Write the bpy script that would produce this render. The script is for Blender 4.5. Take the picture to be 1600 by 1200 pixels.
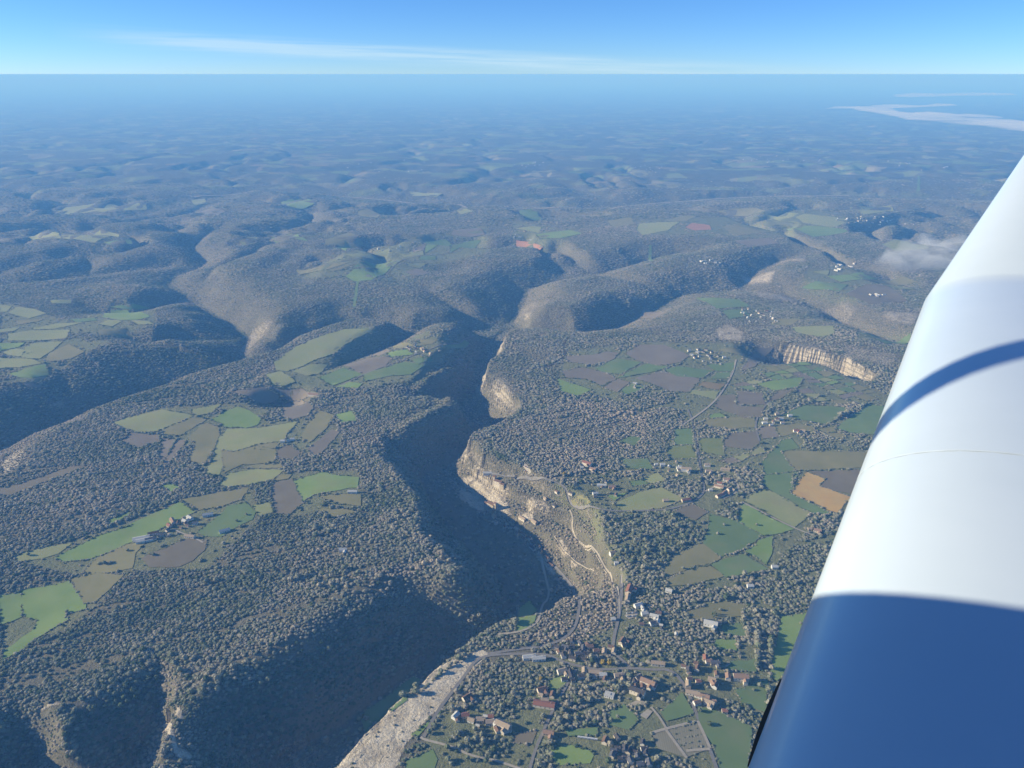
import bpy, bmesh, math, random
import numpy as np
from mathutils import Vector, Matrix
from mathutils.geometry import delaunay_2d_cdt

# ------------------------------------------------------------------ clear
for o in list(bpy.data.objects):
    bpy.data.objects.remove(o)
S = bpy.context.scene
COL = S.collection
R = math.radians
random.seed(7)
RNG = np.random.default_rng(11)

# ------------------------------------------------------------------ camera, sky, sun, exposure
CAM_H = 1000.0
FPX = 1202.0                                    # focal length in pixels of a 1600 wide picture
PITCH = math.atan((600 - 116) / FPX)
cd = bpy.data.cameras.new('camera')
cd.sensor_width = 36.0
cd.lens = 36.0 * FPX / 1600.0
cd.clip_start = 0.05
cd.clip_end = 600000.0
cam = bpy.data.objects.new('camera', cd)
cam.location = (0, 0, CAM_H)
cam.rotation_euler = (R(90) - PITCH, 0, 0)
COL.objects.link(cam)
S.camera = cam

SUN_EL = R(19.5)
SUN_DIR = Vector((-math.cos(SUN_EL), 0.02, math.sin(SUN_EL))).normalized()   # towards the sun
W = bpy.data.worlds.new('World')
S.world = W
W.use_nodes = True
nt = W.node_tree
nt.nodes.clear()
wout = nt.nodes.new('ShaderNodeOutputWorld')
wbg = nt.nodes.new('ShaderNodeBackground')
sky = nt.nodes.new('ShaderNodeTexSky')
sky.sky_type = 'NISHITA'
sky.sun_disc = False
sky.sun_elevation = SUN_EL
sky.sun_rotation = R(270)
sky.altitude = 6000
sky.air_density = 1.4
sky.dust_density = 0.05
sky.ozone_density = 8.5
wbg.inputs['Strength'].default_value = 0.063
# thin cirrus low over the horizon, drawn out sideways
tc = nt.nodes.new('ShaderNodeTexCoord')
sx = nt.nodes.new('ShaderNodeSeparateXYZ')
nt.links.new(tc.outputs['Generated'], sx.inputs[0])


def wmath(op, a, b=None, c=None):
    n = nt.nodes.new('ShaderNodeMath')
    n.operation = op
    for i, v in enumerate((a, b, c)):
        if v is None:
            continue
        if isinstance(v, (int, float)):
            n.inputs[i].default_value = v
        else:
            nt.links.new(v, n.inputs[i])
    return n.outputs[0]


az = wmath('ARCTAN2', sx.outputs[0], sx.outputs[1])
el = wmath('ARCSINE', sx.outputs[2])
cmb = nt.nodes.new('ShaderNodeCombineXYZ')
nt.links.new(wmath('MULTIPLY', az, 5.0), cmb.inputs[0])
nt.links.new(wmath('MULTIPLY_ADD', el, 150.0, wmath('MULTIPLY', az, 3.4)), cmb.inputs[1])
wn = nt.nodes.new('ShaderNodeTexNoise')
wn.inputs['Scale'].default_value = 1.0
wn.inputs['Detail'].default_value = 6.0
wn.inputs['Roughness'].default_value = 0.55
nt.links.new(cmb.outputs[0], wn.inputs['Vector'])
# band follows a gently falling line (elevation falls as azimuth grows)
line = wmath('MULTIPLY_ADD', az, -0.050, 0.0150)
dist = wmath('ABSOLUTE', wmath('SUBTRACT', el, line))
band = wmath('MAXIMUM', wmath('SUBTRACT', 1.0, wmath('DIVIDE', dist, 0.013)), 0.0)
amt = wmath('MULTIPLY', wmath('MULTIPLY', band, wmath('MAXIMUM', wmath('SUBTRACT', wn.outputs[0], 0.34), 0.0)), 3.4)
win = wmath('MULTIPLY', wmath('MINIMUM', wmath('MAXIMUM', wmath('MULTIPLY_ADD', az, 7.0, 3.5), 0.0), 1.0), wmath('MINIMUM', wmath('MAXIMUM', wmath('MULTIPLY_ADD', az, -4.0, 1.6), 0.12), 1.0))
amt = wmath('MINIMUM', wmath('MULTIPLY', amt, win), 0.6)
wmix = nt.nodes.new('ShaderNodeMix')
wmix.data_type = 'RGBA'
wmix.inputs['B'].default_value = (3.6, 4.9, 5.8, 1)
nt.links.new(amt, wmix.inputs['Factor'])
nt.links.new(sky.outputs[0], wmix.inputs['A'])
nt.links.new(wmix.outputs['Result'], wbg.inputs['Color'])
nt.links.new(wbg.outputs[0], wout.inputs['Surface'])

sl = bpy.data.lights.new('sun', 'SUN')
sl.energy = 3.0
sl.angle = R(0.5)
sl.color = (1.0, 0.94, 0.76)
sun = bpy.data.objects.new('sun', sl)
sun.rotation_euler = SUN_DIR.to_track_quat('Z', 'Y').to_euler()
COL.objects.link(sun)

vs = S.view_settings
vs.view_transform = 'Standard'
vs.look = 'None'
vs.gamma = 1.0
vs.use_curve_mapping = False
vs.exposure = 1.4
S.display_settings.display_device = 'sRGB'
S.cycles.use_denoising = True
S.cycles.max_bounces = 4
S.cycles.diffuse_bounces = 2
S.cycles.glossy_bounces = 2
S.cycles.volume_bounces = 1
S.cycles.caustics_reflective = False
S.cycles.caustics_refractive = False


# ------------------------------------------------------------------ helpers
def prop(o, label=None, cat=None, group=None, kind=None):
    for k, v in (('label', label), ('category', cat), ('group', group), ('kind', kind)):
        if v:
            o[k] = v
    return o


def empty(name, loc=(0, 0, 0), rz=0.0):
    o = bpy.data.objects.new(name, None)
    o.location = loc
    o.rotation_euler = (0, 0, rz)
    COL.objects.link(o)
    return o


def link(name, me, parent=None, loc=None):
    o = bpy.data.objects.new(name, me)
    if loc is not None:
        o.location = loc
    if parent is not None:
        o.parent = parent
    COL.objects.link(o)
    return o


def mesh(name, verts, faces, mat=None, smooth=False):
    me = bpy.data.meshes.new(name)
    me.from_pydata([tuple(v) for v in verts], [], faces)
    if mat:
        me.materials.append(mat)
    if smooth:
        me.polygons.foreach_set('use_smooth', [True] * len(me.polygons))
    me.update()
    return me


def P(s):
    """'12,34 56,78' -> [(12.0, 34.0), (56.0, 78.0)]"""
    return [tuple(float(v) for v in q.split(',')) for q in s.split()]


CP, SP = math.cos(PITCH), math.sin(PITCH)


def ray(px, py):
    a = (px - 800) / FPX
    v = -(py - 600) / FPX
    return a, CP + SP * v, -SP + CP * v


def flat(px, py, z=0.0):
    a, y, zz = ray(px, py)
    t = (z - CAM_H) / zz
    return a * t, y * t


# ---- lattice noise
_perm = RNG.integers(0, 1 << 30, 4096)


def _h(ix, iy, seed):
    k = (ix * 73856093) ^ (iy * 19349663) ^ (seed * 83492791)
    return (_perm[k & 4095] ^ (_perm[(k >> 12) & 4095] >> 3)) % 65536 / 32767.5 - 1.0


def vnoise(x, y, seed=0):
    ix = np.floor(x).astype(np.int64)
    iy = np.floor(y).astype(np.int64)
    fx = x - ix
    fy = y - iy
    fx = fx * fx * fx * (fx * (fx * 6 - 15) + 10)
    fy = fy * fy * fy * (fy * (fy * 6 - 15) + 10)
    a = _h(ix, iy, seed)
    b = _h(ix + 1, iy, seed)
    c = _h(ix, iy + 1, seed)
    d = _h(ix + 1, iy + 1, seed)
    return (a + (b - a) * fx) * (1 - fy) + (c + (d - c) * fx) * fy


def fbm(x, y, oct=4, seed=0):
    s = 0.0
    a = 1.0
    for i in range(oct):
        s = s + a * vnoise(x, y, seed + i)
        x = x * 2.03 + 17.1
        y = y * 2.03 - 9.7
        a *= 0.5
    return s


def sstep(a, b, x):
    t = np.clip((x - a) / (b - a), 0, 1)
    return t * t * (3 - 2 * t)


# ------------------------------------------------------------------ the relief
# valleys: px, py (traced on the valley floor), floor height, floor half width, width of the left and the right slope
VAL = [
    # the main canyon
    ('canyon', '440,1215,-125,22,150,150 490,1180,-125,22,150,140 560,1130,-125,20,160,115 625,1082,-125,20,165,95 690,1036,-125,20,175,88 745,1005,-125,22,180,100 790,977,-125,26,185,130 826,945,-125,34,190,180 800,898,-125,40,180,190 757,862,-125,36,125,195 714,822,-125,30,100,190 684,786,-125,22,96,120 672,746,-125,22,140,95 700,722,-125,20,140,80 742,705,-125,20,140,85 758,688,-125,18,140,105 736,664,-125,18,140,110 714,644,-125,18,140,90 728,616,-125,18,140,70 746,592,-124,18,140,90 752,566,-122,18,150,90 768,540,-120,18,150,105 792,516,-115,18,170,100'),
    ('vale', '792,516,-112,16,300,160 806,492,-108,14,360,230 815,472,-104,14,380,250 822,455,-98,14,380,260 850,446,-92,14,330,260 884,436,-84,12,300,240 880,422,-66,10,240,200 862,408,-40,8,200,180 845,398,-12,6,160,160'),
    ('vale', '884,436,-84,12,260,260 940,428,-80,12,260,260 975,420,-72,12,250,250 1012,409,-62,12,240,240 1060,400,-40,10,220,220 1090,392,-12,8,200,200'),
    ('vale', '780,522,-112,14,160,200 840,525,-106,14,170,260 900,528,-102,14,170,260 946,520,-98,14,200,300 985,501,-94,14,220,330 1038,478,-88,14,220,330 1062,463,-82,12,220,300 1100,458,-78,12,220,300 1156,454,-72,12,220,280 1166,441,-66,12,220,240 1182,426,-58,12,220,220 1215,410,-44,10,200,200 1250,398,-16,8,180,180'),
    ('vale', '1156,455,-70,10,180,220 1190,457,-60,10,180,220 1222,460,-58,10,180,230 1256,472,-58,10,190,240 1290,489,-62,10,190,250 1320,507,-68,10,150,240 1350,520,-60,10,150,200 1400,535,-40,10,150,200 1460,550,-10,10,150,200'),
    ('vale', '946,522,-96,10,90,110 935,503,-66,8,110,110 915,486,-14,6,110,110'),
    ('vale', '770,512,-104,8,150,120 741,500,-84,8,150,120 703,478,-50,6,140,120 664,454,-12,4,120,120'),
    # valleys to the left
    ('vale', '-150,800,-120,20,330,300 -60,742,-118,20,330,280 4,704,-112,18,320,260 62,684,-110,16,320,230 116,660,-108,16,300,200 160,643,-106,16,300,190 214,628,-105,16,330,180 270,608,-105,16,400,170 330,592,-105,16,420,170 394,574,-104,16,380,160 376,556,-102,16,300,170 388,531,-98,16,260,200 350,503,-94,16,220,260 318,484,-90,16,220,300 298,466,-86,16,260,320 262,446,-82,14,360,330 276,431,-76,12,300,300 312,419,-70,10,260,280 322,411,-64,10,240,280 300,388,-48,8,200,260 312,375,-36,8,180,240 334,360,-12,6,160,220'),
    ('vale', '394,574,-104,10,150,150 442,550,-98,10,210,130 492,530,-92,10,250,120 542,512,-80,10,260,110 590,508,-72,10,200,120 640,518,-80,10,170,110 700,522,-98,10,200,120 770,520,-112,12,200,150'),
    ('vale', '648,524,-84,8,150,110 602,545,-66,8,190,90 560,562,-42,6,170,90 520,576,-18,4,100,80 490,584,-4,4,80,80'),
    ('vale', '388,531,-92,8,170,130 318,532,-70,8,180,130 282,520,-44,6,160,120 260,505,-10,4,130,120'),
    ('vale', '318,532,-66,8,120,130 236,541,-56,8,150,130 202,530,-36,6,140,110 184,516,-8,4,110,110'),
    ('vale', '298,466,-84,8,130,150 215,492,-60,8,160,150 158,490,-50,8,190,140 132,478,-30,6,180,130 108,464,-6,4,140,130'),
    ('vale', '116,660,-100,8,110,120 112,626,-62,6,120,120 104,600,-36,6,110,110 94,576,-8,4,100,100'),
    ('vale', '160,643,-100,8,100,100 134,628,-60,6,110,100 112,610,-14,4,100,100'),
    ('vale', '262,418,-60,10,200,200 200,424,-56,10,240,200 140,432,-54,10,260,200 60,442,-54,10,260,200 -40,452,-50,10,260,220'),
    ('vale', '140,430,-50,8,200,200 142,412,-40,8,240,220 128,396,-14,6,240,200'),
    # the side valley in the near left corner
    ('canyon', '188,1280,-118,10,150,70 222,1182,-96,8,140,64 250,1114,-58,6,110,56 276,1076,-12,4,80,50'),
    ('vale', '40,1290,-110,10,130,190 62,1190,-74,8,120,190 92,1126,-14,4,100,170'),
    # combes in the left wall of the canyon
    ('vale', '716,642,-116,6,80,90 682,632,-88,6,90,90 652,621,-20,4,80,80'),
    ('vale', '675,746,-118,8,90,110 640,722,-76,6,90,90 604,700,-14,4,70,80'),
    ('vale', '720,826,-116,8,60,100 700,862,-70,6,60,70'),
    ('vale', '640,1075,-116,8,90,100 606,1000,-76,6,90,90 584,948,-10,4,90,80'),
    # far
    ('vale', '640,316,-70,40,500,700 560,312,-70,20,460,500 524,302,-66,16,420,420 498,288,-56,14,360,420 470,274,-30,12,320,420 450,262,0,10,300,400'),
    ('vale', '200,340,-40,40,500,400 400,296,-50,40,500,600 520,303,-66,40,500,700 640,316,-72,50,400,700 760,322,-72,50,400,700 900,326,-72,50,400,700 1050,316,-72,50,400,700 1200,306,-66,50,400,700 1400,310,-60,50,400,700 1700,316,-60,50,400,700'),
    ('vale', '955,318,-66,20,500,500 918,304,-60,16,460,420 890,293,-50,14,400,420 868,284,-24,12,320,420'),
    ('vale', '1062,320,-60,20,500,500 1040,312,-60,16,460,420 1090,306,-40,14,400,420 1130,300,-4,12,320,420'),
]
VAL = [(k, np.array([[*flat(q[0], q[1], q[2]), *q[2:]] for q in P(s)])) for k, s in VAL]

PITS = [  # collapsed dolines: px, py, floor z, floor radius, slope widths left / right / far / near
    (447, 640, -52, 48, 105, 70, 70, 50),
]
PITS = [(*flat(q[0], q[1], q[2]), *q[2:]) for q in PITS]
# the big doline with the bare cliff: a short deep trench
DOL = np.array([[*flat(q[0], q[1], q[2]), *q[2:]] for q in P('1222,584,-88,10,120,95 1262,592,-92,18,60,40 1304,602,-92,18,60,34 1342,618,-84,10,60,34')])

RIDGES = [  # ribs that stand out of a slope: px,py,z pairs, height, half width
    ('636,880,-6 690,912,-40 738,955,-75', 72, 58),
    ('630,672,-10 672,670,-50 700,666,-85', 85, 55),
    ('655,606,-10 690,604,-50 715,600,-80', 70, 45),
]
RIDGES = [(np.array([flat(*q) for q in P(s)]), h, w) for s, h, w in RIDGES]


def near_line(X, Y, pts):
    """distance to a polyline, the attributes interpolated along it and the side (+1 left)"""
    best = np.full(X.shape, 1e18)
    att = np.zeros(X.shape + (pts.shape[1] - 2,))
    side = np.ones(X.shape)
    for a, b in zip(pts[:-1], pts[1:]):
        dx, dy = b[0] - a[0], b[1] - a[1]
        L2 = dx * dx + dy * dy
        t = np.clip(((X - a[0]) * dx + (Y - a[1]) * dy) / L2, 0, 1)
        ex = X - a[0] - t * dx
        ey = Y - a[1] - t * dy
        d = ex * ex + ey * ey
        m = d < best
        best[m] = d[m]
        att[m] = a[2:] + t[m][:, None] * (b - a)[2:]
        side[m] = np.sign(dx * ey - dy * ex)[m]
    return np.sqrt(best), att, side


def height(X, Y):
    """ground height of the place; also how much of it is cliff"""
    far = sstep(4200, 7500, Y)
    near = 1 - far
    h = 9 * fbm(X / 900, Y / 900, 3, 3) * near + 2.0 * fbm(X / 160, Y / 160, 2, 9) * near
    h += 26 * sstep(0.0, 600, Y - 3000) * near * fbm(X / 1300 + 5, Y / 1300, 3, 21)
    wx = X + 300 * fbm(X / 1500, Y / 1500, 2, 31)
    wy = Y + 300 * fbm(X / 1500 + 9, Y / 1500, 2, 33)
    rg = 1 - np.abs(fbm(wx / 1900, wy / 1900, 3, 41))
    rg2 = np.abs(fbm(wx / 1100, wy / 1100, 4, 45))
    hills = -95 * np.clip(1 - rg2 * 2.3, 0, 1) ** 1.3 + 40 * fbm(X / 5200, Y / 5200, 3, 51)
    fm = 0.85 * sstep(3100, 5600, Y)
    h += fm * hills * (1 - 0.30 * sstep(5500, 8000, Y) - 0.35 * sstep(8000, 14000, Y) - 0.15 * sstep(16000, 40000, Y)) * sstep(140000, 100000, Y)
    # leave room: traced valleys
    warp = 14 * fbm(X / 120, Y / 120, 2, 61)
    cliff = np.zeros(X.shape)
    for kind, pts in VAL:
        R_ = pts[:, 4:].max() + pts[:, 3].max() + 40
        m = (X > pts[:, 0].min() - R_) & (X < pts[:, 0].max() + R_) & (Y > pts[:, 1].min() - R_) & (Y < pts[:, 1].max() + R_)
        if not m.any():
            continue
        x, y = X[m], Y[m]
        d, att, side = near_line(x, y, pts)
        zf, wf = att[:, 0], att[:, 1]
        w = np.where(side > 0, att[:, 2], att[:, 3])
        far_k = 1 + 2 * sstep(4500, 7000, y)
        dd = d + warp[m] * np.clip(d / 80, 0, 1) * far_k * np.clip(w / 200, 0.35, 1)
        u = np.clip((dd - wf) / w, 0, 1)
        if kind == 'canyon':
            right = side < 0
            sL = 1 - (1 - u) ** 1.55
            # the right wall: scree below, cliff bands near the top
            n = vnoise(x / 60, y / 60, 71) * 0.06
            un = np.clip(u + n * (u > 0.02) * (u < 0.98), 0, 1)
            sR = 0.42 * sstep(0, 0.75, un) * un / 0.75 * (un < 0.75) + (0.42 + 0.0) * (un >= 0.75)
            sR = 0.50 * un + 0.10 * sstep(0.38, 0.44, un) + 0.18 * sstep(0.66, 0.72, un) + 0.22 * sstep(0.86, 0.93, un)
            s = np.where(right, sR, sL)
        else:
            s = 1 - (1 - u) ** 1.7
        target = zf + (h[m] - zf) * s
        h[m] = np.where(u < 1, np.minimum(h[m], target), h[m])
    for cx, cy, zf, r, wl, wr, wfar, wn_ in PITS:
        dx, dy = X - cx, Y - cy
        m = (np.abs(dx) < 320) & (np.abs(dy) < 320)
        x, y = dx[m], dy[m]
        ang = np.arctan2(y, x)
        c, s_ = np.cos(ang), np.sin(ang)
        w = np.where(c < 0, wl, wr) * c * c + np.where(s_ > 0, wfar, wn_) * s_ * s_
        u = np.clip((np.hypot(x, y) + warp[m] * 0.4 - r) / w, 0, 1)
        h[m] = h[m] * (1 - (1 - u) ** 2) + zf * (1 - u) ** 2
    pts = DOL
    m = (X > pts[:, 0].min() - 260) & (X < pts[:, 0].max() + 260) & (Y > pts[:, 1].min() - 260) & (Y < pts[:, 1].max() + 260)
    if m.any():
        d, att, side = near_line(X[m], Y[m], pts)
        w = np.where(side > 0, att[:, 3], att[:, 2])
        west = np.clip((pts[0, 0] + 20 - X[m]) / 120, 0, 1)
        w = w + 70 * west
        u = np.clip((d + warp[m] * 0.3 - att[:, 1]) / w, 0, 1)
        s = np.where((side > 0) & (west < 0.15), 0.22 * sstep(0, .35, u) + 0.30 * sstep(0.40, 0.50, u) + 0.26 * sstep(0.62, 0.70, u) + 0.22 * sstep(0.82, 0.92, u), 1 - (1 - u) ** 1.3)
        h[m] = np.where(u < 1, np.minimum(h[m], att[:, 0] + (h[m] - att[:, 0]) * s), h[m])
    for pts, a, w in RIDGES:
        m = (np.abs(X - pts[:, 0].mean()) < 400) & (np.abs(Y - pts[:, 1].mean()) < 400)
        if m.any():
            d, _, _ = near_line(X[m], Y[m], np.c_[pts, np.zeros(len(pts))])
            h[m] += a * np.exp(-(d / w) ** 2) * np.clip(-h[m] / 60, 0, 1)
    return h


# ------------------------------------------------------------------ ground sheet: rows thin out with distance, columns fan out
ys = [250.0]
while ys[-1] < 150000:
    y = ys[-1]
    ys.append(y + (8.0 if y < 760 else max(1.9, min(2.0 * y * y / (FPX * CAM_H), 0.0065 * y))))
ys = np.array(ys)
NC = 640
us = np.linspace(-1, 1, NC)


def half(y):
    return 0.66 * y + 330.0


GX = us[None, :] * half(ys)[:, None]
GY = np.repeat(ys[:, None], NC, 1)
GZ = height(GX, GY)


def ground(x, y):
    x = np.asarray(x, float)
    y = np.asarray(y, float)
    j = np.clip(np.searchsorted(ys, y) - 1, 0, len(ys) - 2)
    fy = np.clip((y - ys[j]) / (ys[j + 1] - ys[j]), 0, 1)
    fu = np.clip((x / half(y) + 1) * 0.5 * (NC - 1), 0, NC - 1.001)
    i = fu.astype(int)
    fx = fu - i
    return (GZ[j, i] * (1 - fx) + GZ[j, i + 1] * fx) * (1 - fy) + (GZ[j + 1, i] * (1 - fx) + GZ[j + 1, i + 1] * fx) * fy


def hit(px, py):
    """where the sight line through a pixel of the photograph meets the ground"""
    px = np.atleast_1d(np.asarray(px, float))
    py = np.atleast_1d(np.asarray(py, float))
    a, dy, dz = ray(px, py)
    dz = np.minimum(dz, -1e-4)
    t0 = (CAM_H - 70) / -dz
    t1 = (CAM_H + 135) / -dz
    prev = t0.copy()
    done = np.zeros(px.shape, bool)
    out = t1.copy()
    N = 60
    for k in range(1, N + 1):
        t = t0 + (t1 - t0) * k / N
        below = (CAM_H + dz * t < ground(a * t, dy * t)) & ~done
        if below.any():
            lo, hi = prev[below], t[below]
            A, B, C = a[below], dy[below], dz[below]
            for _ in range(12):
                mid = 0.5 * (lo + hi)
                q = CAM_H + C * mid < ground(A * mid, B * mid)
                hi = np.where(q, mid, hi)
                lo = np.where(q, lo, mid)
            out[below] = hi
            done |= below
        prev = t
    return a * out, dy * out


def hits(s):
    q = np.array([v[:2] for v in P(s)])
    x, y = hit(q[:, 0], q[:, 1])
    return np.c_[x, y]


def inside(x, y, poly):
    r = np.zeros(x.shape, bool)
    n = len(poly)
    for i in range(n):
        x0, y0 = poly[i]
        x1, y1 = poly[(i + 1) % n]
        c = ((y0 > y) != (y1 > y))
        if y1 != y0:
            r ^= c & (x < (x1 - x0) * (y - y0) / (y1 - y0) + x0)
    return r
# ------------------------------------------------------------------ materials
def nodes(name):
    m = bpy.data.materials.new(name)
    m.use_nodes = True
    t = m.node_tree
    b = t.nodes['Principled BSDF']
    b.inputs['Roughness'].default_value = 0.9
    b.inputs['Specular IOR Level'].default_value = 0.15
    return m, t, b


def nd(t, kind, **kw):
    n = t.nodes.new(kind)
    for k, v in kw.items():
        setattr(n, k, v)
    return n


def noise(t, scale, detail=4, rough=0.55, vec=None):
    n = nd(t, 'ShaderNodeTexNoise')
    n.inputs['Scale'].default_value = scale
    n.inputs['Detail'].default_value = detail
    n.inputs['Roughness'].default_value = rough
    if vec is not None:
        t.links.new(vec, n.inputs['Vector'])
    return n.outputs[0]


def mixc(t, f, a, b, mode='MIX'):
    n = nd(t, 'ShaderNodeMix', data_type='RGBA', blend_type=mode)
    for key, v in (('Factor', f), ('A', a), ('B', b)):
        s = [i for i in n.inputs if i.name == key and i.type == ('VALUE' if key == 'Factor' else 'RGBA')][0]
        if isinstance(v, (int, float)):
            s.default_value = v
        elif isinstance(v, tuple):
            s.default_value = (*v, 1)
        else:
            t.links.new(v, s)
    return [o for o in n.outputs if o.type == 'RGBA'][0]


def ramp(t, fac, stops, interp='LINEAR'):
    n = nd(t, 'ShaderNodeValToRGB')
    n.color_ramp.interpolation = interp
    e = n.color_ramp.elements
    while len(e) < len(stops):
        e.new(0.5)
    for k, (p, c) in zip(e, stops):
        k.position = p
        k.color = (*c, 1) if isinstance(c, tuple) else (c, c, c, 1)
    t.links.new(fac, n.inputs[0])
    return n.outputs[0]


def vmath(t, op, a, b=None):
    n = nd(t, 'ShaderNodeMath', operation=op)
    for i, v in enumerate((a, b)):
        if v is None:
            continue
        if isinstance(v, (int, float)):
            n.inputs[i].default_value = v
        else:
            t.links.new(v, n.inputs[i])
    return n.outputs[0]


def bump(t, b, h, strength, dist):
    n = nd(t, 'ShaderNodeBump')
    n.inputs['Strength'].default_value = strength
    n.inputs['Distance'].default_value = dist
    t.links.new(h, n.inputs['Height'])
    t.links.new(n.outputs[0], b.inputs['Normal'])


def simple(name, col, rough=0.9, var=0.25, scale=0.3):
    m, t, b = nodes(name)
    g = nd(t, 'ShaderNodeTexCoord')
    n = noise(t, scale, 4, 0.6, g.outputs['Object'])
    t.links.new(ramp(t, n, [(0.25, tuple(c * (1 - var) for c in col)), (0.75, tuple(min(1, c * (1 + var)) for c in col))]), b.inputs['Base Color'])
    b.inputs['Roughness'].default_value = rough
    return m


# ground: woodland floor, grass, bare limestone; beyond about 5 km a patchwork of woods and fields
MG, t, b = nodes('ground')
geo = nd(t, 'ShaderNodeNewGeometry')
pos = geo.outputs['Position']
att = nd(t, 'ShaderNodeAttribute', attribute_name='cover')
sep = nd(t, 'ShaderNodeSeparateColor')
t.links.new(att.outputs['Color'], sep.inputs[0])
rock, grass, farv = sep.outputs[0], sep.outputs[1], sep.outputs[2]
n1 = noise(t, 0.012, 6, 0.6, pos)
n2 = noise(t, 0.14, 5, 0.7, pos)
n3 = noise(t, 0.0011, 4, 0.6, pos)
wood = ramp(t, n2, [(0.3, (0.140, 0.128, 0.088)), (0.7, (0.235, 0.210, 0.152))])
wood = mixc(t, vmath(t, 'MULTIPLY', n1, 0.5), wood, (0.155, 0.150, 0.088))
turf = ramp(t, n2, [(0.3, (0.150, 0.178, 0.084)), (0.7, (0.230, 0.226, 0.128))])
turf = mixc(t, ramp(t, n1, [(0.4, 0.0), (0.65, 1.0)]), turf, (0.205, 0.205, 0.110))
col = mixc(t, grass, wood, turf)
# far patchwork
mp = nd(t, 'ShaderNodeMapping')
mp.inputs['Scale'].default_value = (1 / 230, 1 / 170, 0.0)
wv = nd(t, 'ShaderNodeVectorMath', operation='MULTIPLY_ADD')
nw = nd(t, 'ShaderNodeTexNoise')
nw.inputs['Scale'].default_value = 0.004
t.links.new(pos, nw.inputs['Vector'])
t.links.new(nw.outputs['Color'], wv.inputs[0])
wv.inputs[1].default_value = (260, 260, 0)
t.links.new(pos, wv.inputs[2])
t.links.new(wv.outputs[0], mp.inputs[0])
vo = nd(t, 'ShaderNodeTexVoronoi', voronoi_dimensions='2D')
vo.inputs['Scale'].default_value = 1.0
t.links.new(mp.outputs[0], vo.inputs['Vector'])
sc = nd(t, 'ShaderNodeSeparateColor')
t.links.new(vo.outputs['Color'], sc.inputs[0])
fieldcol = ramp(t, sc.outputs[0], [(0.0, (0.15, 0.19, 0.07)), (0.3, (0.20, 0.22, 0.10)), (0.5, (0.22, 0.17, 0.11)), (0.75, (0.12, 0.16, 0.06)), (1.0, (0.27, 0.24, 0.15))])
isf = vmath(t, 'GREATER_THAN', vmath(t, 'ADD', vmath(t, 'MULTIPLY', sc.outputs[1], 0.42), n3), 0.79)
canopy = ramp(t, n1, [(0.3, (0.070, 0.068, 0.050)), (0.7, (0.125, 0.114, 0.084))])
farcol = mixc(t, isf, canopy, fieldcol)
col = mixc(t, farv, col, farcol)
# limestone, bedded
sxyz = nd(t, 'ShaderNodeSeparateXYZ')
t.links.new(pos, sxyz.inputs[0])
wz = nd(t, 'ShaderNodeCombineXYZ')
t.links.new(vmath(t, 'MULTIPLY', sxyz.outputs[0], 0.02), wz.inputs[0])
t.links.new(vmath(t, 'MULTIPLY', sxyz.outputs[1], 0.02), wz.inputs[1])
t.links.new(vmath(t, 'MULTIPLY', sxyz.outputs[2], 0.28), wz.inputs[2])
bed = noise(t, 1.0, 4, 0.7, wz.outputs[0])
lime = ramp(t, bed, [(0.22, (0.10, 0.085, 0.065)), (0.36, (0.34, 0.29, 0.22)), (0.46, (0.58, 0.50, 0.37)), (0.60, (0.68, 0.60, 0.47)), (0.74, (0.50, 0.43, 0.33))])
nz = nd(t, 'ShaderNodeSeparateXYZ')
t.links.new(geo.outputs['True Normal'], nz.inputs[0])
steep = ramp(t, nz.outputs[2], [(0.68, 1.0), (0.82, 0.0)])
ledge = vmath(t, 'SINE', vmath(t, 'ADD', vmath(t, 'MULTIPLY', sxyz.outputs[2], 0.40), vmath(t, 'MULTIPLY', n1, 9.0)))
lime = mixc(t, vmath(t, 'MULTIPLY', steep, ramp(t, vmath(t, 'MULTIPLY', vmath(t, 'ADD', ledge, 1.0), 0.5), [(0.72, 0.0), (1.0, 0.6)])), lime, (0.115, 0.105, 0.07))
vr = nd(t, 'ShaderNodeTexVoronoi', feature='DISTANCE_TO_EDGE')
vr.inputs['Scale'].default_value = 0.10
t.links.new(pos, vr.inputs['Vector'])
lime = mixc(t, ramp(t, vr.outputs['Distance'], [(0.0, 0.35), (0.08, 0.0)]), lime, (0.13, 0.11, 0.085))
sm = nd(t, 'ShaderNodeMapping')
sm.inputs['Rotation'].default_value = (0, 0, R(-42))
sm.inputs['Scale'].default_value = (0.02, 0.16, 0.02)
t.links.new(pos, sm.inputs[0])
streak = noise(t, 1.0, 5, 0.7, sm.outputs[0])
lime = mixc(t, ramp(t, streak, [(0.44, 0.0), (0.62, 0.55)]), lime, (0.43, 0.355, 0.255))
rk = ramp(t, vmath(t, 'ADD', rock, vmath(t, 'MULTIPLY', vmath(t, 'SUBTRACT', n2, 0.5), 1.1)), [(0.38, 0.0), (0.62, 1.0)])
col = mixc(t, rk, col, lime)
t.links.new(col, b.inputs['Base Color'])
n4 = noise(t, 0.055, 6, 0.75, pos)
bump(t, b, vmath(t, 'ADD', n4, vmath(t, 'MULTIPLY', rk, vmath(t, 'MULTIPLY', bed, 0.8))), 1.0, 9.0)

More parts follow.
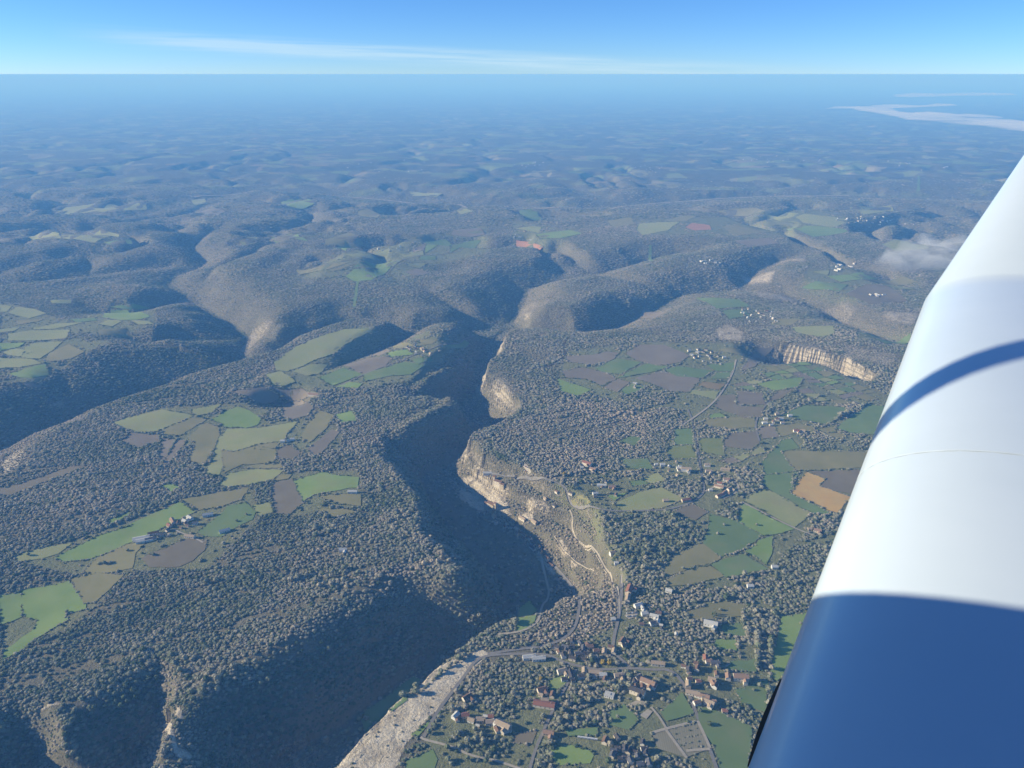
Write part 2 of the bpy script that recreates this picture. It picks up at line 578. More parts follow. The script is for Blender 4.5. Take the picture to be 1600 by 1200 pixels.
# ------------------------------------------------------------------ what covers the ground
SCREE = [
    (1.0, '522,1205 556,1162 598,1118 640,1078 694,1038 748,1009 766,1022 735,1048 702,1092 664,1130 634,1165 618,1205'),
    (1.0, '716,778 722,744 752,748 788,770 800,806 760,802 736,792'),
    (0.22, '214,1205 240,1135 262,1085 285,1082 300,1150 296,1205'),
    (0.30, '866,826 908,828 946,868 962,908 936,890 894,880 872,850'),
    (0.30, '790,800 850,870 880,900 900,930 880,930 850,890 800,830'),
    (0.45, '772,586 800,588 806,625 776,622'), (0.42, '737,642 760,640 804,664 806,682 770,676 750,660'),
    (0.38, '800,542 835,545 866,562 842,572 812,556'),
    (1.3, '255,1132 263,1120 271,1150 276,1168 268,1162'), (1.3, '271,1098 281,1108 287,1130 279,1122'), (1.3, '270,1164 282,1170 300,1180 297,1188 276,1182'),
    (1.1, '52,1113 95,1096 97,1100 55,1117'), (1.1, '128,1095 162,1085 163,1089 130,1099'), (1.0, '238,1069 262,1065 263,1071 240,1074'),
    (1.3, '868,832 880,850 892,868 886,868 874,852'), (1.3, '888,872 904,884 900,888 890,880'), (1.3, '920,880 936,892 946,906 938,902 924,888'), (1.2, '882,896 900,920 895,922 880,902'),
    (1.2, '838,856 858,880 870,902 864,900 850,880 836,862'), (1.0, '816,770 846,782 862,790 858,796 830,784'), (1.0, '800,790 832,806 838,816 820,812'),
    (1.2, '920,945 926,962 922,978 912,992 908,990 918,970'),
    (0.55, '392,512 436,494 424,516 378,556 362,552'), (0.5, '368,602 400,584 436,556 462,538 474,543 432,577 396,602'),
    (0.5, '698,452 722,460 762,490 766,506 742,494'), (0.5, '800,502 828,468 850,470 830,506'),
    (0.60, '1112,514 1138,503 1168,520 1162,538 1120,532'), (0.52, '1165,528 1282,540 1304,562 1262,568 1180,545'),
    (0.52, '1300,533 1410,552 1402,580 1320,564'), (0.65, '1148,424 1218,418 1206,446 1168,446'),
    (0.50, '1264,482 1322,464 1346,480 1312,506 1290,492'), (0.60, '1376,484 1442,488 1428,512 1380,502'),
    (0.60, '1170,450 1252,465 1246,477 1180,467'), (0.6, '0,722 30,700 52,715 20,738 0,748'),
    (0.55, '60,632 100,618 106,640 85,647'), (0.6, '640,515 650,512 668,524 655,527'),
    (0.45, '430,1150 520,1150 500,1200 430,1205'), (0.7, '835,520 858,522 858,528 838,526'), (0.6, '1210,400 1260,402 1262,412 1215,414'),
]
SCREE = [(a, hits(s)) for a, s in SCREE]
GRASSZ = [hits(s) for s in (
    '640,1210 690,1110 745,1050 860,1030 900,1000 960,980 975,900 950,850 900,800 860,770 900,740 980,690 1060,640 1180,570 1260,560 1420,640 1420,700 1300,900 1200,1100 1150,1210',
    '870,600 880,550 1000,535 1180,545 1120,640 1000,640',
    '0,470 100,500 200,480 240,500 120,560 60,600 0,600',
    '180,658 250,638 380,630 470,655 530,668 530,705 450,725 345,748 300,725 270,685', '425,738 560,735 568,792 430,808', '20,872 150,832 290,780 395,760 402,812 322,890 222,892 130,900 40,882',
    '420,590 450,560 560,508 610,535 700,522 735,542 650,598 520,612 440,606', '440,432 520,405 640,375 760,352 765,395 690,415 640,440 540,440', '0,925 105,905 200,895 150,945 100,985 0,1020',
    '150,505 190,472 240,478 245,508 190,512', '800,345 850,350 915,362 880,378 800,392', '990,345 1120,340 1180,325 1300,330 1330,345 1200,372 1000,368', '1240,505 1440,515 1440,540 1240,530', '1260,420 1440,430 1440,480 1320,475 1250,455')]

gx, gy = GX.ravel(), GY.ravel()
DX = np.gradient(GZ, axis=1) / np.gradient(GX, axis=1)
DY = np.gradient(GZ, axis=0) / np.gradient(GY, axis=0)
slope = np.hypot(DX, DY)
rockm = sstep(1.0, 1.7, slope) * (GY < 5000) * np.where(GY < 1560, 0.25, np.where(GY < 1640, 0.5, 0.85))
rockm = rockm * np.where(GY < 5000,  sstep(0.1, 0.6, DX), 0)
rockm = rockm.ravel()


def soft(mask, polys, val):
    for v, poly in polys:
        m = (gx > poly[:, 0].min()) & (gx < poly[:, 0].max()) & (gy > poly[:, 1].min()) & (gy < poly[:, 1].max())
        k = np.zeros(gx.shape, bool)
        k[m] = inside(gx[m], gy[m], poly)
        mask[k] = np.maximum(mask[k], v)


rockm[(gx < -250) & (gy < 1500)] = 0
soft(rockm, SCREE, 1)
grassm = np.zeros(gx.shape)
soft(grassm, [(1.0, p) for p in GRASSZ], 1)


def blur(a, n):
    a = a.reshape(GX.shape)
    for _ in range(n):
        a = (a + np.roll(a, 1, 0) + np.roll(a, -1, 0)) / 3
        a = (a + np.roll(a, 1, 1) + np.roll(a, -1, 1)) / 3
    return a


ROCK = blur(rockm, 3)
GRASS = blur(grassm, 4)
CR = sstep(0.25, 0.6, ROCK) * (GY < 3200) * sstep(0.75, 1.2, blur(slope, 2))
LED = sstep(0.15, 0.4, ROCK) * (GY < 3300) * sstep(0.45, 0.9, blur(slope, 2))
GZ += LED * 2.1 * np.sin(GZ * 0.40 + 2.2 * vnoise(GX / 55, GY / 55, 305))
GZ += CR * (GY < 2150) * (1.3 * fbm(GX / 13, GY / 13, 3, 301) + 0.8 * vnoise(GX / 5, GY / 5, 311))
FARV = sstep(5000, 9500, GY)

NR = len(ys)
co = np.c_[gx, gy, GZ.ravel()].astype(np.float32)
idx = np.arange(NR * NC).reshape(NR, NC)
quads = np.stack([idx[:-1, :-1], idx[:-1, 1:], idx[1:, 1:], idx[1:, :-1]], -1).reshape(-1, 4)
me = bpy.data.meshes.new('ground')
me.vertices.add(len(co))
me.vertices.foreach_set('co', co.ravel())
me.loops.add(quads.size)
me.loops.foreach_set('vertex_index', quads.ravel().astype(np.int32))
me.polygons.add(len(quads))
me.polygons.foreach_set('loop_start', np.arange(0, quads.size, 4, dtype=np.int32))
me.polygons.foreach_set('use_smooth', (CR[:-1, :-1] < 0.5).ravel())
ca = me.color_attributes.new('cover', 'FLOAT_COLOR', 'POINT')
ca.data.foreach_set('color', np.c_[ROCK.ravel(), GRASS.ravel(), FARV.ravel(), np.ones(len(co))].astype(np.float32).ravel())
me.materials.append(MG)
me.update()
me.validate()
prop(link('ground', me), 'rolling limestone plateau with wooded valleys and a deep canyon', kind='structure')


def at(grid, x, y):
    j = np.clip(np.searchsorted(ys, y) - 1, 0, NR - 2)
    i = np.clip(((x / half(y) + 1) * 0.5 * (NC - 1)).astype(int), 0, NC - 2)
    return grid[j, i]


# ------------------------------------------------------------------ the air
MH = bpy.data.materials.new('haze')
MH.use_nodes = True
t = MH.node_tree
t.nodes.clear()
o_ = nd(t, 'ShaderNodeOutputMaterial')
pv = nd(t, 'ShaderNodeVolumePrincipled')
pv.inputs['Color'].default_value = (0.165, 0.455, 1.0, 1)
pv.inputs['Absorption Color'].default_value = (0.50, 0.50, 0.50, 1)
pv.inputs['Density'].default_value = 0.86e-4
pv.inputs['Anisotropy'].default_value = 0.0
t.links.new(pv.outputs[0], o_.inputs['Volume'])
zb = float(GZ.min()) - 5
X0, X1, Y0, Y1, zt = -160000, 160000, -6000, 165000, 1001.6
hz = mesh('haze', [(X0, Y0, zb), (X1, Y0, zb), (X1, Y1, zb), (X0, Y1, zb), (X0, Y0, zt), (X1, Y0, zt), (X1, Y1, zt), (X0, Y1, zt)],
          [(3, 2, 1, 0), (4, 5, 6, 7), (0, 1, 5, 4), (1, 2, 6, 5), (2, 3, 7, 6), (3, 0, 4, 7)], MH)
prop(link('haze', hz), kind='stuff')
# ------------------------------------------------------------------ fields
def field_mat(name, c0, c1, stripe=0.0, ang=0.0, width=9.0):
    m, t, b = nodes(name)
    p = nd(t, 'ShaderNodeNewGeometry').outputs['Position']
    oi = nd(t, 'ShaderNodeObjectInfo').outputs['Random']
    n = noise(t, 0.018, 5, 0.6, p)
    f = noise(t, 0.35, 3, 0.7, p)
    k = vmath(t, 'ADD', vmath(t, 'MULTIPLY', n, 0.75), vmath(t, 'MULTIPLY', f, 0.25))
    c = ramp(t, k, [(0.32, c0), (0.68, c1)])
    c = mixc(t, vmath(t, 'MULTIPLY', oi, 0.30), c, tuple(v * 0.62 for v in c0))
    w0 = noise(t, 0.0075, 4, 0.65, p)
    c = mixc(t, ramp(t, w0, [(0.52, 0.0), (0.66, 0.55)]), c, tuple(0.5 * a_ + 0.5 * b_ for a_, b_ in zip(c1, (0.24, 0.20, 0.12))))
    # wheel tracks and mowing lines
    mp = nd(t, 'ShaderNodeMapping')
    mp.inputs['Rotation'].default_value = (0, 0, ang)
    t.links.new(p, mp.inputs[0])
    w = nd(t, 'ShaderNodeTexWave')
    w.inputs['Scale'].default_value = 6.28 / 20 / width * 3.2
    w.inputs['Distortion'].default_value = 1.5
    w.inputs['Detail Scale'].default_value = 0.2
    t.links.new(mp.outputs[0], w.inputs['Vector'])
    c = mixc(t, vmath(t, 'MULTIPLY', w.outputs[1], 0.27 + stripe), c, tuple(v * 0.55 for v in c0))
    t.links.new(c, b.inputs['Base Color'])
    bump(t, b, f, 0.5, 0.5)
    return m


FM = {
    'g': field_mat('pasture_bright', (0.200, 0.294, 0.079), (0.285, 0.358, 0.125), 0.0, 0.5),
    'p': field_mat('pasture_pale', (0.293, 0.322, 0.125), (0.370, 0.358, 0.172), 0.0, 1.1),
    'd': field_mat('pasture_deep', (0.154, 0.226, 0.086), (0.204, 0.270, 0.110), 0.0, 2.0),
    'o': field_mat('pasture_dry', (0.231, 0.222, 0.099), (0.316, 0.279, 0.139), 0.0, 0.2),
    'b': field_mat('soil_brown', (0.204, 0.171, 0.110), (0.264, 0.226, 0.154), 0.12, 0.9),
    'm': field_mat('soil_grey', (0.226, 0.189, 0.138), (0.286, 0.244, 0.182), 0.10, 0.35),
    'y': field_mat('stubble', (0.554, 0.329, 0.112), (0.605, 0.443, 0.172), 0.06, 0.25),
    'r': field_mat('soil_red', (0.431, 0.215, 0.119), (0.554, 0.300, 0.185), 0.05, 0.2),
    'v': field_mat('vines', (0.200, 0.243, 0.079), (0.293, 0.294, 0.112), 0.45, 0.15, 7.0),
}
DESC = {'g': 'bright green pasture', 'p': 'pale green meadow', 'd': 'deep green field', 'o': 'dry olive pasture', 'b': 'bare brown field', 'm': 'ploughed grey brown field',
        'y': 'yellow stubble field cut like an L', 'r': 'reddish bare soil field', 'v': 'striped vineyard plot'}

FIELDS = '''p 180,660 205,652 252,641 298,650 270,664 242,674 215,674 192,667
o 252,672 295,654 322,655 282,680 260,677
g 332,656 352,645 372,635 388,642 405,655 400,664 385,668 355,667
o 295,685 322,662 342,670 337,695 320,722 295,720 300,705 305,692
p 355,672 400,670 462,660 437,690 400,695 365,705 345,740 325,738 335,715 342,690
o 400,695 437,691 427,703 400,702
p 345,758 358,740 400,733 440,735 425,748 395,756 360,760
o 372,731 400,726 436,725 441,731 410,732
g 252,759 270,756 280,762 267,768
g 282,785 302,800 272,815 237,832 207,845 175,860 140,872 107,875 92,870 120,855 150,840 190,825 225,810
o 287,780 330,772 385,763 375,780 347,790 307,797
d 312,830 350,800 355,792 382,787 397,800 392,812 370,822 347,837 320,837
b 237,865 295,842 320,846 317,860 300,875 280,884 237,885 225,872
o 155,872 197,852 225,850 210,865 205,887 155,897 135,890
p 27,870 45,862 85,853 110,850 90,865 67,872 32,877
b 0,765 30,757 75,742 107,730 130,730 100,742 62,755 25,770 0,775
g 172,812 212,797 190,812 170,820
g 0,932 32,927 35,962 0,975
g 36,926 105,911 130,945 130,952 100,960 105,968 82,980 50,1000 37,1012 8,1026 12,1012 50,985 60,968 38,962
o 112,905 150,897 192,898 170,920 147,940 132,941
m 442,632 470,628 488,637 480,648 455,655 443,650
m 482,702 518,672 528,677 510,700 492,711
b 432,705 450,696 470,707 457,717 435,715
g 462,752 505,739 525,744 557,747 555,762 492,772 475,782
b 430,755 457,750 472,785 452,802 432,800 427,780
g 525,648 550,642 556,657 533,660
o 502,776 540,772 562,775 562,790 530,787
p 432,565 465,542 500,527 535,516 572,514 580,519 550,530 520,552 485,565 452,579 435,577
p 417,585 440,581 460,597 445,602 425,600
p 457,580 487,570 510,571 497,584 480,587
m 535,572 575,560 610,560 600,572 567,584
d 500,590 537,576 567,585 540,595 520,602
d 572,584 630,567 660,571 640,585 610,587 572,595
g 525,605 545,597 565,600 557,607
g 605,552 635,547 645,554 610,558
d 645,562 672,557 675,565 652,570
m 577,555 600,546 610,548 592,556
o 610,540 632,535 645,540 615,546
o 655,532 685,530 675,537 657,540
d 695,540 725,532 732,537 697,547
g 542,432 555,421 600,420 610,417 597,430 580,437 555,439
g 555,417 572,409 625,407 612,416 577,418
o 465,422 520,412 550,409 510,421 470,429
o 515,422 550,413 556,412 535,420 520,424
g 425,371 465,367 480,377 432,379
p 375,376 402,371 400,379 380,383
o 510,375 545,364 567,381 552,387 510,382
g 520,388 545,387 540,392
g 665,380 695,375 705,384 665,395
d 705,385 732,378 750,377 705,394
m 710,359 750,357 757,367 735,370 707,367
p 637,412 665,412 655,419 640,416
m 635,425 652,420 670,427 647,431
m 645,390 665,382 662,390 647,395
d 660,400 680,400 680,406 655,406
p 32,365 90,364 95,372 62,374
p 97,364 155,362 185,369 147,379 100,372
g 165,379 200,374 232,375 200,381 175,382
m 0,371 20,372 22,379 0,381
p 15,489 27,480 55,484 70,490 45,497
p 80,469 110,469 110,474 82,474
g 172,480 190,477 225,479 232,482 205,484
g 162,495 175,486 200,487 232,495 215,499 190,500
p 155,507 170,500 190,502 175,510
p 205,501 232,502 240,507 217,507
p 55,512 90,506 130,504 85,514 55,515
p 0,515 30,512 22,517 0,520
p 15,532 15,522 52,517 107,516 100,529 45,532
p 40,544 52,537 95,535 82,547 62,560 37,559
g 0,537 37,536 30,542 0,549
p 7,551 22,545 52,549 30,557 10,554
o 70,562 82,550 107,539 130,550 110,560 82,564
p 0,560 45,561 62,568 30,574 10,574 0,576
g 17,584 60,571 70,570 75,585 50,590 32,589
m 30,600 50,597 72,605 50,606
p 0,476 17,479 10,487 0,487
m 277,470 297,467 302,477 287,477
p 87,333 105,325 175,320 225,320 227,327 175,331
p 300,313 320,311 322,317 305,321
m 305,332 350,330 340,337
r 807,377 825,379 847,386 830,389 812,386
g 840,367 890,360 907,365 875,372 845,372
p 835,354 845,355 842,364 807,357
p 997,359 1000,350 1060,347 1042,360 1005,367
r 1072,355 1082,349 1107,352 1110,359 1087,360
g 812,330 837,326 846,342 825,342
g 875,602 873,593 895,600 922,609 900,619 877,611
m 885,557 925,555 947,550 965,552 950,564 925,569 890,565
m 880,580 912,575 945,583 960,592 940,602 915,592 885,590
d 932,575 965,561 1000,567 970,584 945,582
d 965,590 997,575 1010,569 1042,573 1025,580 975,589
m 980,552 1000,540 1035,540 1075,555 1060,565 1032,571 995,562
m 942,605 965,593 982,597 965,612
d 972,610 987,600 1007,605 995,612 977,617
m 995,591 1032,582 1090,592 1075,612 1047,610
d 1040,578 1060,573 1112,580 1097,590 1060,588
d 1119,583 1142,582 1137,592 1112,592
d 1105,570 1147,567 1145,580 1120,580
y2 1097,597 1132,600 1125,609 1092,604
p 1082,610 1122,612 1117,624 1080,616
m 1152,612 1190,615 1195,632 1154,632
b 1125,620 1149,617 1152,634 1192,637 1187,650 1160,652 1117,635
g 1185,600 1210,595 1255,590 1245,605 1210,610
b 1215,612 1242,607 1222,622 1200,627
p 1240,512 1300,510 1302,520 1282,526 1247,520
d 1370,530 1422,522 1417,537 1385,537
m 1180,545 1207,547 1195,558 1180,572 1160,578
b 1325,460 1355,445 1385,447 1415,470 1360,475
d 1275,440 1322,445 1310,455 1255,450
p 1270,425 1295,423 1292,430
d 1225,647 1259,634 1319,637 1316,647 1291,662 1259,656
d 1309,669 1356,633 1390,637 1369,678 1331,675
v 1052,697 1080,696 1087,716 1055,715 1042,707
d 1055,672 1080,670 1084,694 1055,695
v 1092,685 1127,685 1132,712 1097,705
b 1140,677 1180,675 1185,692 1172,702 1132,697
o 1105,655 1175,650 1177,667 1140,670 1100,662
m 1190,667 1210,666 1217,682 1192,685 1184,672
o 1212,667 1242,662 1267,667 1272,672 1220,682
d 1192,722 1220,690 1235,687 1247,702 1225,705 1242,735 1197,740
o 1227,707 1305,706 1355,707 1352,730 1247,734
y 1260,739 1290,750 1280,760 1325,776 1307,799 1237,770
b 1267,737 1347,734 1335,772 1283,760 1293,750
d 1197,744 1250,739 1235,770 1302,802 1267,800 1220,777 1195,757
p 1180,772 1200,767 1265,802 1240,822 1166,783
g 1155,815 1160,788 1237,826 1205,834 1190,835
d 1110,805 1150,815 1187,837 1155,859 1127,868 1102,850
o 1037,890 1052,870 1095,850 1123,873 1040,900
o 1044,903 1107,885 1130,900 1085,912 1047,915
d 1112,881 1162,867 1197,889 1135,901
g 1166,861 1195,842 1207,839 1205,865 1197,881
p 962,787 1000,770 1030,762 1067,780 1030,794 980,800
o 890,789 915,774 926,790 902,794
g 950,775 980,770 960,782
b 1052,800 1080,788 1105,800 1087,812
d 972,717 1010,717 1020,732 980,732
d 967,690 987,682 1002,685 990,697
o 1075,957 1125,940 1165,945 1160,962 1115,967 1090,967
d 1130,977 1167,972 1162,995 1130,990
g 1120,1000 1150,997 1150,1017 1117,1010
g 1222,967 1262,960 1240,1040 1215,1060 1203,1050 1215,1000
d 1140,1035 1180,1030 1180,1050 1135,1047
d 1150,1077 1197,1062 1197,1112 1162,1100
d 1034,1112 1065,1084 1083,1114 1042,1126
d 1094,1108 1130,1118 1172,1138 1165,1212 1132,1212 1115,1164 1095,1130
d 955,1112 975,1102 997,1125 982,1140 952,1132
d 885,1142 932,1137 932,1150 890,1150
g 860,1172 892,1165 927,1177 920,1192 872,1195
g 857,1062 890,1055 880,1073 860,1080
b 802,1145 838,1142 830,1162 800,1160
d 637,1187 675,1172 682,1187 675,1208 635,1208
g 644,1147 682,1117 695,1107 670,1132 652,1152
g 810,955 827,942 838,955 834,968 818,981 807,984
d 612,1106 635,1090 655,1066 645,1061 612,1085 577,1110 567,1124
d 558,438 561,440 556,478 551,478
d 1014,385 1018,385 1021,408 1016,408
d 1434,276 1437,276 1437,300 1432,300
o 1040,345 1062,338 1090,337 1070,346
p 1195,332 1260,335 1330,345 1300,355 1220,345
o 1120,330 1180,325 1200,332 1150,338
p 1330,325 1390,322 1410,330 1350,335
g 1230,360 1290,355 1330,362 1270,370
o 950,345 985,340 990,350 960,355
p 700,325 740,330 720,335
o 1130,355 1190,350 1210,362 1150,368
m 1150,377 1200,372 1215,380 1170,386
p 1380,382 1430,378 1450,388 1400,392
o 560,330 600,333 590,340 565,338
g 440,318 470,312 490,318 455,325
p 640,300 690,303 680,308 645,306
m 1010,480 1040,488 1020,500 1000,494
d 1090,466 1150,468 1170,478 1120,482
d 1130,486 1160,484 1170,492 1140,498
o 1210,500 1250,498 1235,508 1205,508
o 348,704 366,707 400,698 430,704 424,722 380,725 352,738
m 255,686 290,690 268,718 246,734
m 205,677 245,680 250,690 215,699 192,690
m 420,605 470,607 500,616 480,621 440,617
m 360,612 415,607 435,620 400,628
o 496,642 520,650 510,668 484,690 472,682
p 300,640 345,632 330,645 305,650
o 440,741 455,742 450,748 428,752
o 130,846 165,832 205,822 150,838
o 500,795 530,795 555,800 520,808
p 395,790 420,785 425,800 405,806'''


def sheet(name, poly, off, mat, step=None):
    """a piece of ground cover draped over the relief"""
    poly = np.asarray(poly)
    c = poly.mean(0)
    d = max(c[1], 800.0)
    off = off + 0.00022 * max(0, d - 1500)
    step = step or max(5.0, d * d / 300000)
    bs = []
    n = len(poly)
    for i in range(n):
        a, b = poly[i], poly[(i + 1) % n]
        k = max(1, int(np.hypot(*(b - a)) / step))
        for q in range(k):
            bs.append(a + (b - a) * q / k)
    nb = len(bs)
    x0, y0 = poly.min(0)
    x1, y1 = poly.max(0)
    sx_ = max(step, (x1 - x0) / 60)
    sy_ = max(step, (y1 - y0) / 60)
    xx, yy = np.meshgrid(np.arange(x0 + sx_ / 2, x1, sx_), np.arange(y0 + sy_ / 2, y1, sy_))
    xx, yy = xx.ravel(), yy.ravel()
    B = np.array(bs)
    k = inside(xx, yy, poly)
    if k.any():
        dd = np.min(np.hypot(xx[k][:, None] - B[:, 0], yy[k][:, None] - B[:, 1]), 1)
        pts = np.c_[xx[k], yy[k]][dd > step * 0.45]
    else:
        pts = np.zeros((0, 2))
    allp = [Vector((float(q[0] - c[0]), float(q[1] - c[1]))) for q in bs] + [Vector((float(q[0] - c[0]), float(q[1] - c[1]))) for q in pts]
    v, e, f, *_ = delaunay_2d_cdt(allp, [(i, (i + 1) % nb) for i in range(nb)], [], 1, 1e-4)
    vx = np.array([[q[0] + c[0], q[1] + c[1]] for q in v])
    z = ground(vx[:, 0], vx[:, 1]) + off
    z0 = float(z.mean())
    faces = []
    for q in f:
        a = vx[list(q)]
        area = np.cross(a[1] - a[0], a[2] - a[0]) if len(q) >= 3 else 0
        m = a.mean(0)
        if inside(m[:1], m[1:], poly)[0]:
            faces.append(q if area > 0 else q[::-1])
    me = mesh(name, [(p[0] - c[0], p[1] - c[1], zz - z0) for p, zz in zip(vx, z)], faces, mat, True)
    return link(name, me, None, (c[0], c[1], z0))


FM['y2'] = field_mat('straw_strip', (0.26, 0.19, 0.08), (0.33, 0.25, 0.12), 0.05, 0.25)
DESC['y2'] = 'straw coloured strip of field'
FPOLY = []
for ln in FIELDS.splitlines():
    kind, s = ln.split(' ', 1)
    poly = hits(s)
    q = []
    for i_ in range(len(poly)):
        a_, b_ = poly[i_], poly[(i_ + 1) % len(poly)]
        L_ = np.hypot(*(b_ - a_))
        k_ = max(1, int(L_ / max(16, poly[:, 1].mean() / 90)))
        nrm_ = np.array([-(b_ - a_)[1], (b_ - a_)[0]]) / L_
        for j_ in range(k_):
            q.append(a_ + (b_ - a_) * j_ / k_ + nrm_ * (0 if j_ == 0 else RNG.normal(0, min(2.2, L_ * 0.02))))
    poly = np.array(q)
    cen_ = poly.mean(0)
    rad_ = np.hypot(*(poly - cen_).T)[:, None]
    poly = cen_ + (poly - cen_) * (1.03 + np.minimum(5.0, rad_ * 0.05) / rad_)
    FPOLY.append((kind, poly))
    o = sheet('field', poly, 0.5 + 0.02 * (len(FPOLY) % 37), FM[kind])
    prop(o, DESC[kind], kind='structure')

# ------------------------------------------------------------------ roads and tracks
ROADS = [
    ('road', 6.0, 'a', '662,1152 681,1116 701,1088 727,1055 740,1035 757,1025 795,1022 830,1022 856,1023 880,1035 912,1043 940,1047 990,1044 1015,1047 1050,1046 1072,1074 1087,1112 1107,1165 1122,1208'),
    ('track', 4.5, 'l', '657,1152 660,1155 687,1162 707,1167 737,1182 770,1187 800,1197 830,1208'),
    ('road', 5.0, 'a', '900,1046 880,1080 860,1117 845,1152 835,1175 826,1208'),
    ('road', 6.0, 'a', '985,1043 958,1020 958,1000 967,965 972,925 970,900 972,893'),
    ('cliff_road', 4.0, 'l', '967,960 967,927 957,902 940,877 920,852 892,833 895,807 890,797'),
    ('road', 5.0, 'l', '845,872 852,900 860,932 842,950 845,962 837,975 820,985 802,989 775,992'),
    ('road', 6.0, 'a', '862,880 885,905 902,930 907,960 890,995 852,1010 800,1016 762,1022'),
    ('road', 5.5, 'a', '1075,640 1082,657 1090,702 1097,747 1102,768 1087,782 1062,792 1040,797 1000,798 960,799 930,798 905,796 888,788 880,758 842,750 810,747 762,741'),
    ('road', 6.0, 'l', '1150,562 1144,587 1122,622 1106,637 1084,653 1060,668'),
    ('road', 5.5, 'a', '1187,690 1180,668 1182,655 1190,640 1205,625'),
    ('track', 4.5, 'l', '1160,785 1200,805 1240,825 1272,837'),
    ('road', 5.0, 'l', '1102,768 1124,757 1140,750 1152,755 1155,765 1147,772 1128,780'),
    ('track', 6.0, 'd', '887,529 880,540 885,555 872,565 850,576'),
    ('track', 4.0, 'l', '317,848 300,838 280,832 270,825 240,845'),
    ('motorway', 24.0, 'l', '300,308 400,298 520,306 640,316 760,323 900,327 980,322 1050,316 1200,306 1330,306'),
    ('road', 5.5, 'a', '720,392 690,398 640,402 610,420 590,437'),
    ('track', 4.0, 'l', '1017,1105 1030,1120 1042,1140'),
    ('road', 5.0, 'a', '600,410 560,404 500,418 440,430'),
    ('road', 6.0, 'a', '525,606 570,584 630,562 690,541 740,527'),
]
RM = {'a': simple('asphalt', (0.22, 0.205, 0.185), 0.9, 0.15, 0.2), 'l': simple('limestone_gravel', (0.40, 0.35, 0.27), 0.95, 0.2, 0.2), 'd': simple('earth_track', (0.085, 0.075, 0.055), 0.95, 0.2, 0.2)}


def resample(pts, step):
    pts = np.asarray(pts, float)
    # rounded corners
    for _ in range(2):
        q = [pts[0]]
        for a, b in zip(pts[:-1], pts[1:]):
            q += [a * 0.75 + b * 0.25, a * 0.25 + b * 0.75]
        q.append(pts[-1])
        pts = np.array(q)
    s = np.r_[0, np.cumsum(np.hypot(*np.diff(pts, axis=0).T))]
    k = np.arange(0, s[-1], step)
    return np.c_[np.interp(k, s, pts[:, 0]), np.interp(k, s, pts[:, 1])]


def ribbon(name, pts, width, mat, off):
    d = np.gradient(pts, axis=0)
    d /= np.maximum(np.hypot(d[:, 0], d[:, 1]), 1e-6)[:, None]
    nrm = np.c_[-d[:, 1], d[:, 0]]
    c = pts.mean(0)
    rows = []
    for s_ in (-0.5, 0.0, 0.5):
        q = pts + nrm * width * s_
        rows.append(np.c_[q, ground(q[:, 0], q[:, 1])])
    z = np.maximum(rows[1][:, 2], 0.5 * (rows[0][:, 2] + rows[2][:, 2]))
    V, F = [], []
    n = len(pts)
    for r in rows:
        for q, zz in zip(r, z):
            V.append((q[0] - c[0], q[1] - c[1], max(q[2], zz - 0.6) + off))
    for k in range(2):
        for i in range(n - 1):
            F.append((k * n + i, k * n + i + 1, (k + 1) * n + i + 1, (k + 1) * n + i))
    V = np.array(V)
    z0 = V[:, 2].mean()
    V[:, 2] -= z0
    F = [f[::-1] for f in F]
    return link(name, mesh(name, V, F, mat), None, (c[0], c[1], z0))


RPTS = []
for name, w, k, s in ROADS:
    raw = hits(s)
    pts = resample(raw, max(5.0, raw[:, 1].mean() / 300))
    RPTS.append((w, pts))
    o = ribbon(name, pts, w, RM[k], 0.9 + 0.0004 * max(0, raw[:, 1].mean() - 1500))
    prop(o, 'pale motorway across the far plain' if name == 'motorway' else {'a': 'grey country road', 'l': 'pale limestone track', 'd': 'dark earth track'}[k], kind='structure')
# ------------------------------------------------------------------ buildings
ROOFC = {'n': ('roof_brown', (0.17, 0.105, 0.072)), 'r': ('roof_red', (0.26, 0.12, 0.082)), 'o': ('roof_orange', (0.30, 0.195, 0.135)), 'g': ('roof_slate', (0.11, 0.11, 0.12)),
         'w': ('roof_white', (0.47, 0.46, 0.43)), 't': ('roof_tan', (0.36, 0.28, 0.20)), 'd': ('roof_dark', (0.075, 0.068, 0.066))}
ROOFM = {k: simple(v[0], v[1], 0.85, 0.22, 0.9) for k, v in ROOFC.items()}
WALLM = [simple('wall_cream', (0.62, 0.55, 0.44), 0.9, 0.12, 0.4), simple('wall_white', (0.66, 0.64, 0.59), 0.9, 0.06, 0.4), simple('wall_stone', (0.46, 0.39, 0.29), 0.95, 0.22, 0.7)]
MGLASS = simple('window_glass', (0.03, 0.035, 0.04), 0.15, 0.1, 1)
MDOOR = simple('door_wood', (0.12, 0.075, 0.045), 0.7, 0.2, 2)


def boxes(bs):
    V, F = [], []
    for x0, x1, y0, y1, z0, z1 in bs:
        k = len(V)
        V += [(x0, y0, z0), (x1, y0, z0), (x1, y1, z0), (x0, y1, z0), (x0, y0, z1), (x1, y0, z1), (x1, y1, z1), (x0, y1, z1)]
        F += [(k + 3, k + 2, k + 1, k), (k + 4, k + 5, k + 6, k + 7), (k, k + 1, k + 5, k + 4), (k + 1, k + 2, k + 6, k + 5), (k + 2, k + 3, k + 7, k + 6), (k + 3, k, k + 4, k + 7)]
    return V, F


